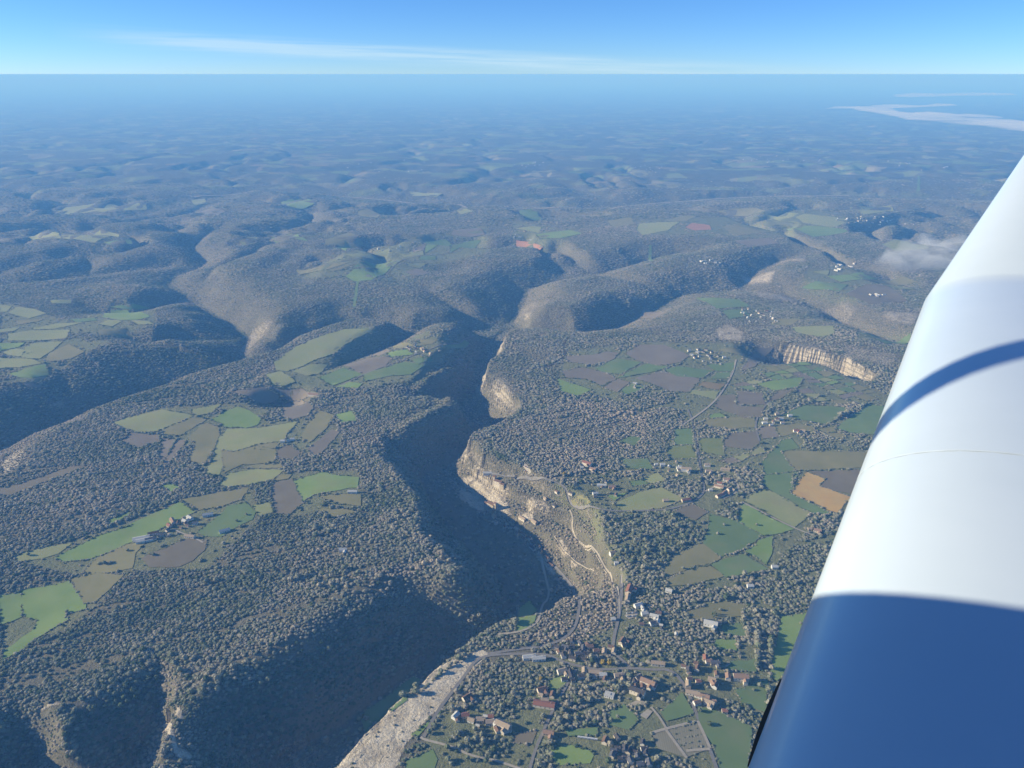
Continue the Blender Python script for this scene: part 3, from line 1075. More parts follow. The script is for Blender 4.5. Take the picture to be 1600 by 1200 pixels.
def gable(L, Wd, z, rise, th=0.35, o=0.5):
    """a pitched roof slab of real thickness, ridge along x"""
    x0, x1 = -L / 2 - o, L / 2 + o
    e = Wd / 2 + o
    ze = z - rise * o / (Wd / 2)
    sec = [(-e, ze), (0, z + rise), (e, ze), (e, ze + th), (0, z + rise + th), (-e, ze + th)]
    V = [(x, y, q) for x in (x0, x1) for y, q in sec]
    F = [(0, 1, 7, 6), (1, 2, 8, 7), (2, 3, 9, 8), (3, 4, 10, 9), (4, 5, 11, 10), (5, 0, 6, 11), (0, 5, 4, 1), (1, 4, 3, 2), (6, 7, 10, 11), (7, 8, 9, 10)]
    return V, F


def walls(L, Wd, z, rise):
    a, b = L / 2, Wd / 2
    V = [(-a, -b, -3), (a, -b, -3), (a, b, -3), (-a, b, -3), (-a, -b, z), (a, -b, z), (a, b, z), (-a, b, z), (-a, 0, z + rise), (a, 0, z + rise)]
    F = [(0, 1, 5, 4), (1, 2, 6, 9, 5), (2, 3, 7, 6), (3, 0, 4, 8, 7), (4, 5, 9, 8), (6, 7, 8, 9), (3, 2, 1, 0)]
    return V, F


def merge(*parts):
    V, F = [], []
    for v, f, (dx, dy, dz), rz in parts:
        k = len(V)
        c, s_ = math.cos(rz), math.sin(rz)
        V += [(x * c - y * s_ + dx, x * s_ + y * c + dy, z + dz) for x, y, z in v]
        F += [tuple(i + k for i in q) for q in f]
    return V, F


TYPES = {  # length, width, eaves, rise, annex
    'h': (13, 9, 5.4, 2.9, 0), 'l': (24, 9.5, 5.2, 2.8, 0), 'b': (36, 13, 5.2, 2.6, 0), 's': (9, 7.5, 4.2, 2.4, 0), 't': (10, 9, 9.5, 3.2, 0),
    'k': (17, 9, 5.6, 2.9, 1), 'f': (16, 11, 4.6, 0, 0), 'm': (26, 12, 8.5, 3.6, 1)}
_cache = {}


def house_meshes(ty, roof, wall, near):
    key = (ty, roof, wall, near)
    if key in _cache:
        return _cache[key]
    L, Wd, z, rise, annex = TYPES[ty]
    out = []
    if ty == 'f':
        out.append(('wall', mesh('wall', *boxes([(-L / 2, L / 2, -Wd / 2, Wd / 2, -3, z)]), WALLM[wall])))
        out.append(('roof', mesh('roof', *boxes([(-L / 2 - .4, L / 2 + .4, -Wd / 2 - .4, Wd / 2 + .4, z, z + .45), (-L / 4, L / 8, -Wd / 5, Wd / 5, z + .452, z + 1.3)]), ROOFM[roof])))
    else:
        wp = [(*walls(L, Wd, z, rise), (0, 0, 0), 0)]
        rp = [(*gable(L, Wd, z, rise), (0, 0, 0.03), 0)]
        if annex:
            wp.append((*walls(9, 7, z * 0.75, rise * 0.7), (L * 0.24, -Wd / 2 - 3.2, 0), math.pi / 2))
            rp.append((*gable(9, 7, z * 0.75, rise * 0.7), (L * 0.24, -Wd / 2 - 3.2, 0.03), math.pi / 2))
        out.append(('wall', mesh('wall', *merge(*wp), WALLM[wall])))
        out.append(('roof', mesh('roof', *merge(*rp), ROOFM[roof])))
        if near:
            out.append(('chimney', mesh('chimney', *boxes([(L * .3, L * .3 + 1.0, -.6, .6, z + rise - 1, z + rise + 1.5)]), WALLM[2])))
    if near:
        q = Wd / 2
        out.append(('window', mesh('window', *boxes([(-.65, .65, -.08, .08, -.8, .8)]), MGLASS)))
        out.append(('door', mesh('door', *boxes([(L * .05, L * .05 + 1.3, -q - .07, -q + .05, 0, 2.3)]), MDOOR)))
    _cache[key] = out
    return out


HOUSE_XY = []
MARK = []
VIEW = [0]


def house(px, py, ty, roof, rot, label, group=None, name=None, wall=None, scale=1.0, cat='house', xy=None):
    x, y = xy if xy is not None else [float(v[0]) for v in hit(px, py)]
    z = float(ground(x, y))
    near = y < 1750
    if wall is None:
        wall = random.choice((0, 0, 1, 2))
    ms = house_meshes(ty, roof, wall, near)
    r = empty(name or {'b': 'barn', 'l': 'long_house', 't': 'tall_house', 'f': 'flat_roofed_house', 'm': 'large_house', 's': 'small_house'}.get(ty, 'house'), (x, y, z + 0.2), R(rot))
    r.scale = (scale, scale, scale)
    prop(r, label, cat, group)
    L, Wd, ez, rise, _ = TYPES[ty]
    roofo = None
    for nm, me_ in ms:
        if nm == 'window':
            for i in range(4 if ty != 's' else 2):
                wx = (-0.36 + 0.22 * i) * L
                w_ = link('window', me_, r, (wx, -Wd / 2 - .03, ez * .62))
                w2 = link('window', me_, r, (wx, Wd / 2 + .03, ez * .62))
        elif nm == 'chimney':
            link('chimney', me_, roofo, (0, 0, 0))
        else:
            o = link(nm, me_, r)
            if nm == 'roof':
                roofo = o
    if group is None:
        MARK.append((x, y, label))
    HOUSE_XY.append((x, y, max(L, Wd) * 0.5 * scale + 3))
    return r


# villages: the ones the photograph lets one single out
BLD = '''827,1029 l w 8 long white house at the start of the village by the pale road
842,1031 l w 5 second white house behind the long white one on the village edge
878,1051 k t 20 tan courtyard house south of the crossroads
913,1051 h t 85 narrow tan house at the corner of the main street
930,1053 l t -5 long pale house on the lower side of the main street
942,1057 h w 0 white fronted house beside the long pale one
967,1058 k t 8 cream house with annexe below the village street
997,1061 h g 40 grey roofed house by a narrow garden
1012,1070 m o -30 large house with orange roof round a pale court
1021,1074 h r 60 small red roofed wing beside the orange roofed house
996,1084 m d -28 large dark roofed house in front of a pale yard
952,1088 f w -20 white flat roofed house among trees
850,1103 b r -12 broad barn with a red brown roof by the straight lane
847,1080 k n 20 brown roofed house in the garden above the red barn
730,1092 k n 40 brown roofed house alone in the wood near the rim road
712,1121 h w 55 small white house westernmost in the lower hamlet
727,1120 h r 10 small red roofed house in the lower hamlet
750,1127 h t 0 pale house left of two in the lower hamlet
765,1131 h t 5 pale house right of two in the lower hamlet
786,1137 m t -30 big cream house closing the lower hamlet
767,1122 s r 0 small house behind the pale pair in the lower hamlet
857,1148 k o -10 reddish house at the bend of the straight lane
972,1004 k n 60 brown roofed house at the top of the village road
975,1010 s d 20 small dark house beside the village road
1028,1039 l t -8 tan roofed house on the road leaving the village east
1102,1031 h r 80 red roofed house standing alone in the trees north of the road
1117,1038 k g 0 grey roofed house with white gables east of the red roofed one
1076,1050 h d 80 dark roofed house at the road bend
1137,1060 h o 80 orange roofed house in the eastern meadow
1157,1062 m o -5 large orange roofed house at the edge of the village meadow
1112,1064 h t -20 tan house in the eastern lane
1117,1073 h n 60 brown house at the foot of the eastern lane
1075,1072 h t 80 pale gabled house at the fork of the lanes
1091,1067 s r 10 small reddish house in the middle of the lane
1082,1085 l t -15 long tan house by the diagonal lane
1097,1090 l o -20 long orange roofed house below the tan one
1108,1100 k t -30 tan house at the end of the diagonal row
1132,1113 s r -5 small red shed standing alone in the field
1110,978 m w -20 large whitish country house in the meadow among trees
1123,975 s g 0 small grey outbuilding beside the country house
1022,965 k w -20 white house in the trees east of the rim road
1007,961 h w 10 small white house near the pale yard
1020,976 h g 20 grey roofed house in the wood below the white house
997,948 k w 25 white house above the pale car yard
983,925 m r 70 pink roofed inn by the rim road
981,936 l t 75 cream annexe of the inn by the rim road
958,969 s w 0 white cabin on the canyon edge
1045,925 h w -25 white roofed house half hidden in the wood
1172,918 h w 0 white house in the eastern wood
917,727 m r -35 red roofed manor in a clearing on the plateau
926,735 k o -30 orange house beside the red manor
909,732 s w 0 white shed beside the red manor
940,760 l w -5 long white roofed house in the gardens
956,763 k o 0 orange house right of the long white roof
930,773 h w 10 pale house below the long white roof
930,777 s g 0 small grey house below the pale one
957,866 h t 20 tan house alone in the plateau wood
963,881 s w 0 small white house by the wood edge
1072,783 l r 15 red roofed building beside the road bend
1040,784 h t 0 pale house in the meadow west of the road bend
1135,751 k o -10 orange house at the north of the red roofed hamlet
1124,757 h r -20 red roofed house at the north west of the hamlet
1123,762 l o -30 orange long house in the middle of the hamlet
1140,766 k t 40 cream house on the hamlet loop
1132,772 k o 50 orange house at the south of the hamlet
1125,776 l r 30 bright red roof largest in the hamlet
1110,767 s w 0 white shed at the hamlet entrance
1072,736 m t -10 large cream house by the tree lined road
1061,733 h w 0 white house west of the cream house
1107,738 k t 0 tan house east of the tree lined road
1105,728 f t -10 flat tan house north of the tan house
1133,735 l t -15 long tan house in the orchard
1035,728 h w 0 white house in the grove west of the road
1025,727 s w 0 small white shed at the grove edge
1244,675 k r 0 white farmhouse with red roof in a square plot
1254,675 h t -20 pale barn beside the white farmhouse
1220,656 h w 0 white house in the grove by the green field
1195,662 f w 0 pale flat building by the winding road
1234,651 h w 0 white house north of the square plot
1277,831 k o -20 orange house by the pale track
1265,828 s t 0 tan shed by the pale track
1210,888 h w 0 white house in the wood below the green fields
270,816 l o -55 orange roofed farmhouse of the plateau farm
221,843 b w 22 long white roofed barn of the plateau farm
226,846 b w 22 second long white barn closest to the pasture
240,835 l n 25 brown roofed byre of the plateau farm
236,844 l g 22 grey shed beside the white barns
265,823 h r -40 red roofed cottage of the plateau farm
252,838 h g 10 grey outbuilding in the farm yard
289,816 h w -30 pale house at the east of the plateau farm
297,811 k w -35 white house furthest east of the farm
325,806 l w 20 white shed among trees at the field corner
297,840 l t -10 tan roofed shed between two fields
351,831 l w 28 long white shed alone at the wood edge
536,861 k w 10 white ruin alone in the left wood
551,770 l w 0 white shed at the pasture edge above the canyon
442,691 h w 0 white house at the corner of the pale pastures
457,688 h w 10 white cottage among trees on the left plateau
450,690 s w 30 small white shed among trees on the left plateau
490,618 b o -15 orange roofed shed beside the small doline
762,741 l w 0 white building on the clifftop
'''
for ln in BLD.strip().splitlines():
    c, ty, rf, rot, *lab = ln.split()
    px, py = c.split(',')
    house(float(px), float(py), ty, rf, float(rot), ' '.join(lab), wall=1 if rf == 'w' else None)

# clusters of look-alikes: polygon, number, types, roofs, label, group
CLU = [
    ('868,1012 895,1003 920,1008 925,1022 912,1034 885,1030 870,1022', 15, 'hhks', 'ddng', 'dark roofed stone house packed in the old village core', 'houses of the old village core'),
    ('950,1165 1005,1160 1015,1195 960,1195', 8, 'hhs', 'ddg', 'dark roofed house in the estate below the village', 'houses of the lower estate'),
    ('745,796 760,800 782,815 800,824 795,829 772,817 748,804', 13, 'hts', 'ntn', 'tall stone house wedged at the foot of the castle cliff', 'houses under the castle cliff'),
    ('795,822 815,833 835,850 850,864 866,882 860,884 838,862 812,840 794,829', 16, 'tthl', 'nntd', 'stone house in the row along the cliff street', 'houses of the cliff street'),
    ('812,806 836,812 838,818 815,812', 3, 'lh', 'tt', 'tan roofed building on the terrace above the cliff street', 'terrace buildings above the cliff street'),
    ('628,545 650,540 675,552 668,562 640,556', 13, 'hks', 'wtno', 'house of the small hamlet on the left bank fields', 'houses of the left bank hamlet'),
    ('1075,546 1100,545 1135,560 1130,573 1095,568 1078,556', 17, 'hks', 'wngd', 'house of the hamlet among the plateau fields', 'houses of the plateau hamlet'),
    ('1155,485 1190,480 1225,497 1220,506 1170,504', 20, 'hks', 'wwtn', 'house of the hilltop village above the scree', 'houses of the hilltop village'),
    ('588,390 640,384 655,392 600,397', 9, 'hkl', 'wwn', 'white house of the hamlet on the far pasture ridge', 'houses of the far ridge hamlet'),
    ('1305,342 1380,338 1445,350 1440,356 1380,352 1310,348', 26, 'kll', 'wwwt', 'white house of the long far village on the right', 'houses of the long far village'),
    ('1140,247 1200,242 1290,250 1280,256 1180,255', 22, 'lk', 'wt', 'white building of the distant town', 'buildings of the distant town'),
    ('1380,250 1420,255 1500,262 1500,268 1400,264', 12, 'lk', 'wt', 'white building of the distant hill village', 'buildings of the distant hill village'),
    ('790,200 830,203 815,208 800,206', 8, 'lk', 'wt', 'white block of the far off settlement', 'blocks of the far off settlement'),
    ('1200,166 1232,167 1232,170 1204,170', 5, 'mb', 'ww', 'tall white block on the horizon plain', 'blocks on the horizon plain'),
    ('800,255 850,252 845,265 805,262', 12, 'lh', 'wt', 'white house of the distant slope village', 'houses of the distant slope village'),
    ('950,258 1060,262 1040,274 960,270', 14, 'lh', 'wt', 'white house of the scattered far villages', 'houses of the scattered far villages'),
    ('520,262 620,243 700,262 760,275 600,270', 14, 'lh', 'wt', 'white farm building on the far left plain', 'farm buildings of the far left plain'),
    ('280,307 300,304 305,308 285,310', 4, 'lh', 'wt', 'white farm building by the pale valley line', 'farm buildings by the valley line'),
    ('1085,410 1120,405 1125,412 1090,413', 6, 'lk', 'ww', 'white house in the side valley hamlet', 'houses of the side valley hamlet'),
    ('1298,415 1335,408 1340,424 1305,424', 9, 'kll', 'wwt', 'white house below the far cliffs', 'houses below the far cliffs'),
    ('1355,458 1385,460 1380,464 1358,464', 4, 'bl', 'ww', 'white farm building on the far brown field', 'farm buildings of the far brown field'),
    ('1015,955 1030,950 1070,990 1060,1000 1010,985', 5, 'hs', 'dgw', 'house half hidden in the village wood', 'houses in the village wood'),
    ('985,605 992,600 1000,606 990,610', 2, 'hk', 'wt', 'white farmhouse alone among the brown fields', 'farmhouses among the brown fields'),
    ('1040,728 1060,722 1070,745 1045,745', 6, 'hs', 'wtn', 'house in the grove west of the straight road', 'houses of the grove'),
    ('1190,650 1220,645 1235,665 1200,668', 6, 'hs', 'wtn', 'house in the grove beside the winding road', 'houses beside the winding road'),
    ('935,755 960,750 965,775 935,778', 4, 'hs', 'wgn', 'house among the plateau gardens', 'houses among the plateau gardens'),
    ('275,812 300,808 310,818 262,835 245,840', 6, 'hs', 'nwg', 'outbuilding of the plateau farm', 'outbuildings of the plateau farm'),
    ('805,366 840,368 835,374 800,372', 4, 'l', 'ww', 'white farm building above the red field', 'farm buildings above the red field'),
]
CLU += [
    ('882,1053 960,1056 1010,1064 1008,1078 880,1064', 10, 'hhsl', 'ntnd', 'muted brown roofed house along the lower village street', 'houses of the lower village street'),
    ('1066,1040 1122,1030 1128,1075 1082,1082', 9, 'hhs', 'ntno', 'muted house among the gardens of the eastern lanes', 'houses of the eastern lanes'),
    ('700,1112 800,1124 802,1146 708,1136', 7, 'hs', 'ntdw', 'small house among the trees of the lower hamlet', 'houses of the lower hamlet'),
    ('942,1148 1022,1165 1016,1202 950,1202', 9, 'hs', 'ddng', 'small dark house of the estate at the foot of the picture', 'houses of the estate at the foot'),
    ('840,1086 872,1070 872,1112 840,1116', 3, 'hs', 'nt', 'small brown house in the gardens by the straight lane', 'houses by the straight lane'),
    ('1000,950 1042,960 1036,986 998,976', 4, 'hs', 'ntw', 'small house in the trees east of the rim road', 'houses east of the rim road'),
    ('1086,1085 1118,1096 1112,1110 1088,1100', 4, 'hs', 'nto', 'small house at the end of the eastern lanes', 'houses at the end of the eastern lanes'),
    ('902,1010 946,1004 962,1020 905,1032', 7, 'hhk', 'ndnt', 'stone house in the eastern half of the old village core', 'houses of the eastern old core'),
    ('872,797 900,780 905,760 860,762 850,780', 4, 'hs', 'ntd', 'small house near the clifftop road', 'houses near the clifftop road'),
]
for s, n, tys, rfs, lab, grp in CLU:
    poly = hits(s)
    got = []
    tries = 0
    while len(got) < n and tries < 4000:
        tries += 1
        q = np.array([random.uniform(poly[:, 0].min(), poly[:, 0].max()), random.uniform(poly[:, 1].min(), poly[:, 1].max())])
        gap = 13 if q[1] < 1700 else 24
        if not inside(q[:1], q[1:], poly)[0] or any(math.hypot(q[0] - p[0], q[1] - p[1]) < gap for p in got):
            continue
        got.append(q)
        rot = random.choice((0, 90)) + random.uniform(-25, 25)
        if 'cliff' in grp or 'terrace' in grp:
            rot = -52 + random.uniform(-12, 12)
        far_s = 1.0 if q[1] < 4500 else 0.85
        house(0, 0, random.choice(tys), random.choice(rfs), rot, lab, grp, xy=(float(q[0]), float(q[1])), scale=random.uniform(0.74, 0.98) * far_s, wall=1 if q[1] > 4000 else None)

# the castle on the cliff and the sanctuary against the rock
def masonry(name, px, py, rot, label, cat, bodies, dz=0.0):
    x, y = [float(v[0]) for v in hit(px, py)]
    z = float(ground(x, y)) + dz
    r = empty(name, (x, y, z), R(rot))
    prop(r, label, cat)
    for nm, (cx, cy, L, Wd, ez, rise), rf in bodies:
        v, f = walls(L, Wd, ez, rise)
        w_ = link(nm, mesh(nm, [(a, b, c if c > -2 else -9) for a, b, c in v], f, WALLM[2 if nm != 'keep' else 0]), r, (cx, cy, 0))
        link('roof', mesh('roof', *gable(L, Wd, ez, rise), ROOFM[rf]), w_, (0, 0, 0.03))
        nwin = max(2, int(L / 5))
        wm = mesh('window', *boxes([(-.5, .5, -.08, .08, -.9, .9)]), MGLASS)
        for k in range(nwin):
            for fl in range(max(1, int(ez / 5))):
                link('window', wm, w_, (-L / 2 + L * (k + .5) / nwin, -Wd / 2 - .03, 3 + fl * 4.5))
    HOUSE_XY.append((x, y, 24))
    return r


masonry('castle', 779, 757, -35, 'pale castle with a square tower on top of the ochre cliff', 'castle',
        [('keep', (0, 0, 24, 11, 11, 3.5), 'n'), ('tower', (-15, 2, 8, 8, 20, 3), 'n'), ('wing', (15, -3, 14, 9, 8, 3), 'n')])
masonry('sanctuary', 768, 795, -45, 'tall stone sanctuary built against the cliff above the street', 'church',
        [('nave', (0, 0, 26, 12, 17, 4), 'n'), ('tower', (16, 0, 7, 7, 24, 4), 'n'), ('chapel', (-17, -2, 12, 9, 12, 3), 'n')])

# gravel yards
YP = []
MYARD = field_mat('yard_tan', (0.26, 0.235, 0.155), (0.33, 0.30, 0.21), 0.1, 0.3)
for s, lab in (('816,728 822,724 830,738 826,742', 'pale gravel car park on the clifftop'), ('976,962 984,955 997,957 995,964 982,968', 'pale gravel yard by the rim road'),
               ('984,1100 998,1093 1010,1098 995,1106', 'pale yard in front of the dark roofed house'), ('1000,1118 1012,1108 1020,1112 1010,1124', 'pale gravel court behind the village'),
               ('1018,1146 1089,1127 1109,1170 1072,1184 1028,1170', 'tan gravel ground of the terraced car park')):
    YP.append(('yard', hits(s)))
    prop(sheet('yard', hits(s), 0.8, RM['l'] if 'terraced' not in lab else MYARD, 4), lab, kind='structure')
for s in ('1017,1146 1053,1136 1089,1127', '1090,1127 1100,1148 1110,1171', '1040,1140 1056,1162 1073,1185', '1072,1174 1090,1172 1110,1171'):
    prop(ribbon('path', resample(hits(s), 4), 5.0, RM['l'], 1.3), 'pale footpath round the terraced car park', kind='structure')

# low walls beside the rim road
MWALL = simple('dry_stone', (0.50, 0.44, 0.35), 0.95, 0.25, 0.6)


def dry_wall(s, lab, h=1.4, w=0.9):
    p = resample(hits(s), 4)
    d = np.gradient(p, axis=0)
    d /= np.hypot(d[:, 0], d[:, 1])[:, None]
    nr = np.c_[-d[:, 1], d[:, 0]] * w / 2
    z = ground(p[:, 0], p[:, 1])
    c = p.mean(0)
    V, F = [], []
    n = len(p)
    for sgn, dz in ((1, -1.5), (1, h), (-1, h), (-1, -1.5)):
        V += [(a[0] - c[0], a[1] - c[1], q + dz) for a, q in zip(p + nr * sgn, z)]
    for k in range(3):
        for i in range(n - 1):
            F.append((k * n + i, k * n + i + 1, (k + 1) * n + i + 1, (k + 1) * n + i))
    F += [(0, n, 2 * n, 3 * n), (n - 1, 4 * n - 1, 3 * n - 1, 2 * n - 1)]
    o = link('stone_wall', mesh('stone_wall', V, F, MWALL), None, (c[0], c[1], 0))
    prop(o, lab, 'wall')


dry_wall('965,960 964,928 954,903 937,878 917,853 890,834', 'pale stone wall along the outer edge of the cliff road')
dry_wall('866,838 880,860 905,882 930,893', 'pale stone wall on the terrace inside the cliff road')

# parked vehicles
CARP = [simple('paint_white', (0.62, 0.62, 0.62), 0.35, 0.03, 1), simple('paint_grey', (0.20, 0.21, 0.22), 0.35, 0.05, 1), simple('paint_blue', (0.05, 0.09, 0.20), 0.35, 0.05, 1), simple('paint_red', (0.30, 0.04, 0.03), 0.35, 0.05, 1)]
MTYRE = simple('tyre', (0.02, 0.02, 0.02), 0.9, 0.1, 1)


def prism(sec, w):
    n = len(sec)
    V = [(x, -w, z) for x, z in sec] + [(x, w, z) for x, z in sec]
    F = [(i, (i + 1) % n, (i + 1) % n + n, i + n) for i in range(n)] + [tuple(range(n))[::-1], tuple(range(n, 2 * n))]
    return V, F


def wheel():
    V, F = [], []
    for y in (-.11, .11):
        V += [(.32 * math.cos(k * .628), y, .32 * math.sin(k * .628)) for k in range(10)]
    F = [(k, (k + 1) % 10, (k + 1) % 10 + 10, k + 10) for k in range(10)] + [tuple(range(10)), tuple(range(10, 20))[::-1]]
    return mesh('wheel', V, F, MTYRE)


WHL = wheel()
CARB = [mesh('body', *prism([(-2.05, .3), (2.05, .3), (2.1, .62), (1.9, .85), (.9, .95), (.35, 1.42), (-1.2, 1.46), (-1.9, 1.0), (-2.1, .8)], .85), m) for m in CARP]
CARG = mesh('window', *prism([(.80, .99), (.36, 1.38), (-1.15, 1.41), (-1.70, 1.02)], .865), MGLASS)
CVB = mesh('body', *prism([(-2.6, .45), (2.4, .45), (2.75, 1.1), (2.35, 2.5), (-2.3, 2.55), (-2.7, 1.2)], 1.1), CARP[0])
CVG = mesh('window', *prism([(-1.4, 1.4), (1.4, 1.4), (1.4, 2.0), (-1.4, 2.0)], 1.115), MGLASS)


def vehicle(px, py, rot, i, kind, label, group):
    x, y = [float(v[0]) for v in hit(px, py)]
    r = empty(kind, (x, y, float(ground(x, y)) + 1.3), R(rot))
    prop(r, label, kind.split('_')[-1], group)
    link('body', CVB if kind == 'caravan' else CARB[i % 4], r)
    link('window', CVG if kind == 'caravan' else CARG, r)
    for a in ((0,) if kind == 'caravan' else (-1.3, 1.3)):
        for q in (-.78, .78):
            link('wheel', WHL, r, (a, q * (1.3 if kind == 'caravan' else 1), .32))
    HOUSE_XY.append((x, y, 4))


for i in range(6):
    vehicle(905 + i * 5.2, 1153.2 + i * 0.7, -8, i, 'caravan', 'white caravan in the row at the edge of the lower garden', 'caravans in a row')
for i in range(12):
    vehicle(979 + (i % 6) * 2.9, 959 + (i // 6) * 5 - (i % 6) * 0.2, 80, i * 5 + i // 3, 'parked_car', 'car parked on the gravel yard by the rim road', 'cars on the rim road yard')
for i in range(8):
    vehicle(817.5 + (i % 4) * 2.2, 728 + (i // 4) * 7 + (i % 4), 60, i * 3 + 1, 'parked_car', 'car parked on the clifftop car park', 'cars on the clifftop')

WOODS = [hits(s) for s in (
    '860,770 772,702 772,680 840,640 900,622 960,640 1010,645 1020,690 1000,742 972,745 920,740 895,752',
    '1000,705 1035,668 1050,670 1042,705 1045,722 1012,716',
    '905,802 960,807 1028,799 1080,814 1112,845 1085,844 1062,864 1035,890 1030,930 1000,960 985,900 962,870 930,842',
    '1000,960 1035,940 1075,922 1130,916 1170,930 1160,941 1100,944 1060,960 1030,976 1010,982',
    '985,975 1040,982 1100,980 1112,990 1118,1030 1080,1040 1040,1032 1000,1040 977,1022 972,985',
    '1140,902 1200,892 1230,862 1270,822 1315,800 1290,900 1270,950 1230,962 1190,940 1165,930',
    '1168,945 1217,957 1215,1000 1200,1050 1182,1050 1185,1000 1168,990',
    '1140,742 1180,737 1195,762 1180,770 1160,772 1152,752', '1126,782 1156,787 1153,815 1120,803',
    '732,1056 790,1033 850,1036 872,1060 858,1080 840,1100 800,1125 762,1112 735,1092',
    '690,1166 720,1142 790,1152 800,1180 760,1188 720,1180',
    '838,1110 880,1088 900,1062 935,1082 938,1132 890,1138 862,1146', '935,1088 952,1080 965,1100 950,1138 938,1136',
    '1130,1092 1165,1102 1195,1122 1180,1142 1140,1116', '1252,690 1290,677 1312,702 1262,705',
    '935,655 1010,640 1060,640 1075,655 1050,668 1000,700 960,720', '1190,612 1240,610 1300,640 1340,630 1350,640 1300,640 1240,640 1200,640',
    '1320,690 1400,680 1400,720 1330,706', '1285,840 1420,760 1420,800 1290,900',
    '990,1150 1020,1175 1015,1205 950,1205 950,1160', '1020,1175 1080,1190 1090,1210 1020,1210', '840,1150 870,1150 865,1200 830,1200',
    '1000,770 1060,745 1095,760 1085,785 1040,775', '880,600 900,625 850,640 840,610', '1015,600 1060,615 1045,630 1000,640 960,620')]


# smaller plots that fill the farmland between the fields
def free(x, y):
    ok = np.ones(x.shape, bool)
    for _, p in FPOLY + YP:
        m = np.nonzero((x > p[:, 0].min()) & (x < p[:, 0].max()) & (y > p[:, 1].min()) & (y < p[:, 1].max()))[0]
        if len(m):
            ok[m[inside(x[m], y[m], p)]] = False
    for w, pts in RPTS:
        ok &= np.min((x[:, None] - pts[:, 0]) ** 2 + (y[:, None] - pts[:, 1]) ** 2, 1) > (w / 2 + 5) ** 2
    for hx, hy, r in HOUSE_XY:
        ok &= np.hypot(x - hx, y - hy) > r + 3
    return ok


nplot = 0
for gi_, zone in enumerate(GRASSZ):
    dm = zone[:, 1].mean()
    size = 40 if gi_ == 0 else max(58, dm / 34)
    ang = R(24 if gi_ != 3 else 30)
    ca_, sa_ = math.cos(ang), math.sin(ang)
    cx_, cy_ = zone.mean(0)
    L_ = np.hypot(*(zone - zone.mean(0)).T).max()
    n_ = int(L_ / size) + 1
    jit = RNG.uniform(-0.28, 0.28, (2 * n_ + 3, 2 * n_ + 3, 2)) * size
    pt = lambda i, j: np.array([(i - n_) * size * 1.25 + jit[i, j, 0], (j - n_) * size * 0.9 + jit[i, j, 1]])
    for i in range(2 * n_ + 1):
        for j in range(2 * n_ + 1):
            q = np.array([pt(i, j), pt(i + 1, j), pt(i + 1, j + 1), pt(i, j + 1)])
            q = q.mean(0) + (q - q.mean(0)) * 0.94
            q = np.c_[cx_ + q[:, 0] * ca_ - q[:, 1] * sa_, cy_ + q[:, 0] * sa_ + q[:, 1] * ca_]
            m_ = q.mean(0)
            smp = np.vstack([q, (q + m_) / 2, [m_], (q + np.roll(q, 1, 0)) / 2])
            if not inside(smp[:, 0], smp[:, 1], zone).all() or not free(smp[:, 0], smp[:, 1]).all():
                continue
            if (ground(smp[:, 0], smp[:, 1]) < -16).any() and dm < 3000:
                continue
            if any(inside(smp[:, 0], smp[:, 1], w_).any() for w_ in WOODS):
                continue
            if RNG.uniform() > (0.85 if gi_ else 0.8):
                continue
            k = RNG.choice(list('oopdgmd' if gi_ in (0, 1, 11, 12, 10) else 'oppgodp'))
            FPOLY.append((k, q))
            prop(sheet('field', q, 0.5 + 0.02 * (len(FPOLY) % 37), FM[k]), 'small ' + DESC[k] + ' between larger ones', kind='structure')
            nplot += 1
print('PLOTS', nplot)
# ------------------------------------------------------------------ woods
def crown_mesh(name, seed, mat, lumps=7, tufts=70, tall=1.0):
    rnd = random.Random(seed)
    bm = bmesh.new()
    for i in range(lumps):
        a = rnd.uniform(0, 6.28)
        r = 0 if i == 0 else rnd.uniform(0.30, 0.62)
        z = (0.85 if i == 0 else rnd.uniform(0.40, 0.95)) * tall
        s_ = 0.66 if i == 0 else rnd.uniform(0.34, 0.55)
        ret = bmesh.ops.create_icosphere(bm, subdivisions=1 if i else 2, radius=s_)
        for v in ret['verts']:
            k = 1 + 0.28 * math.sin(7 * v.co.x + seed + i) * math.sin(6 * v.co.y + 2 * i) + rnd.uniform(-0.14, 0.14)
            v.co = Vector((v.co.x * k + r * math.cos(a), v.co.y * k + r * math.sin(a), v.co.z * k * 0.85 * tall + z))
    for i in range(tufts):
        d = Vector((rnd.gauss(0, 1), rnd.gauss(0, 1), abs(rnd.gauss(0, 0.8)))).normalized()
        c = Vector((d.x * 0.9, d.y * 0.9, 0.62 * tall + d.z * 0.75 * tall)) * rnd.uniform(0.85, 1.12)
        vs_ = [bm.verts.new(c + Vector((rnd.uniform(-.17, .17), rnd.uniform(-.17, .17), rnd.uniform(-.14, .14)))) for _ in range(4)]
        bm.faces.new(vs_[:3])
        bm.faces.new(vs_[1:])
    me = bpy.data.meshes.new(name)
    bm.to_mesh(me)
    bm.free()
    me.materials.append(mat)
    return me


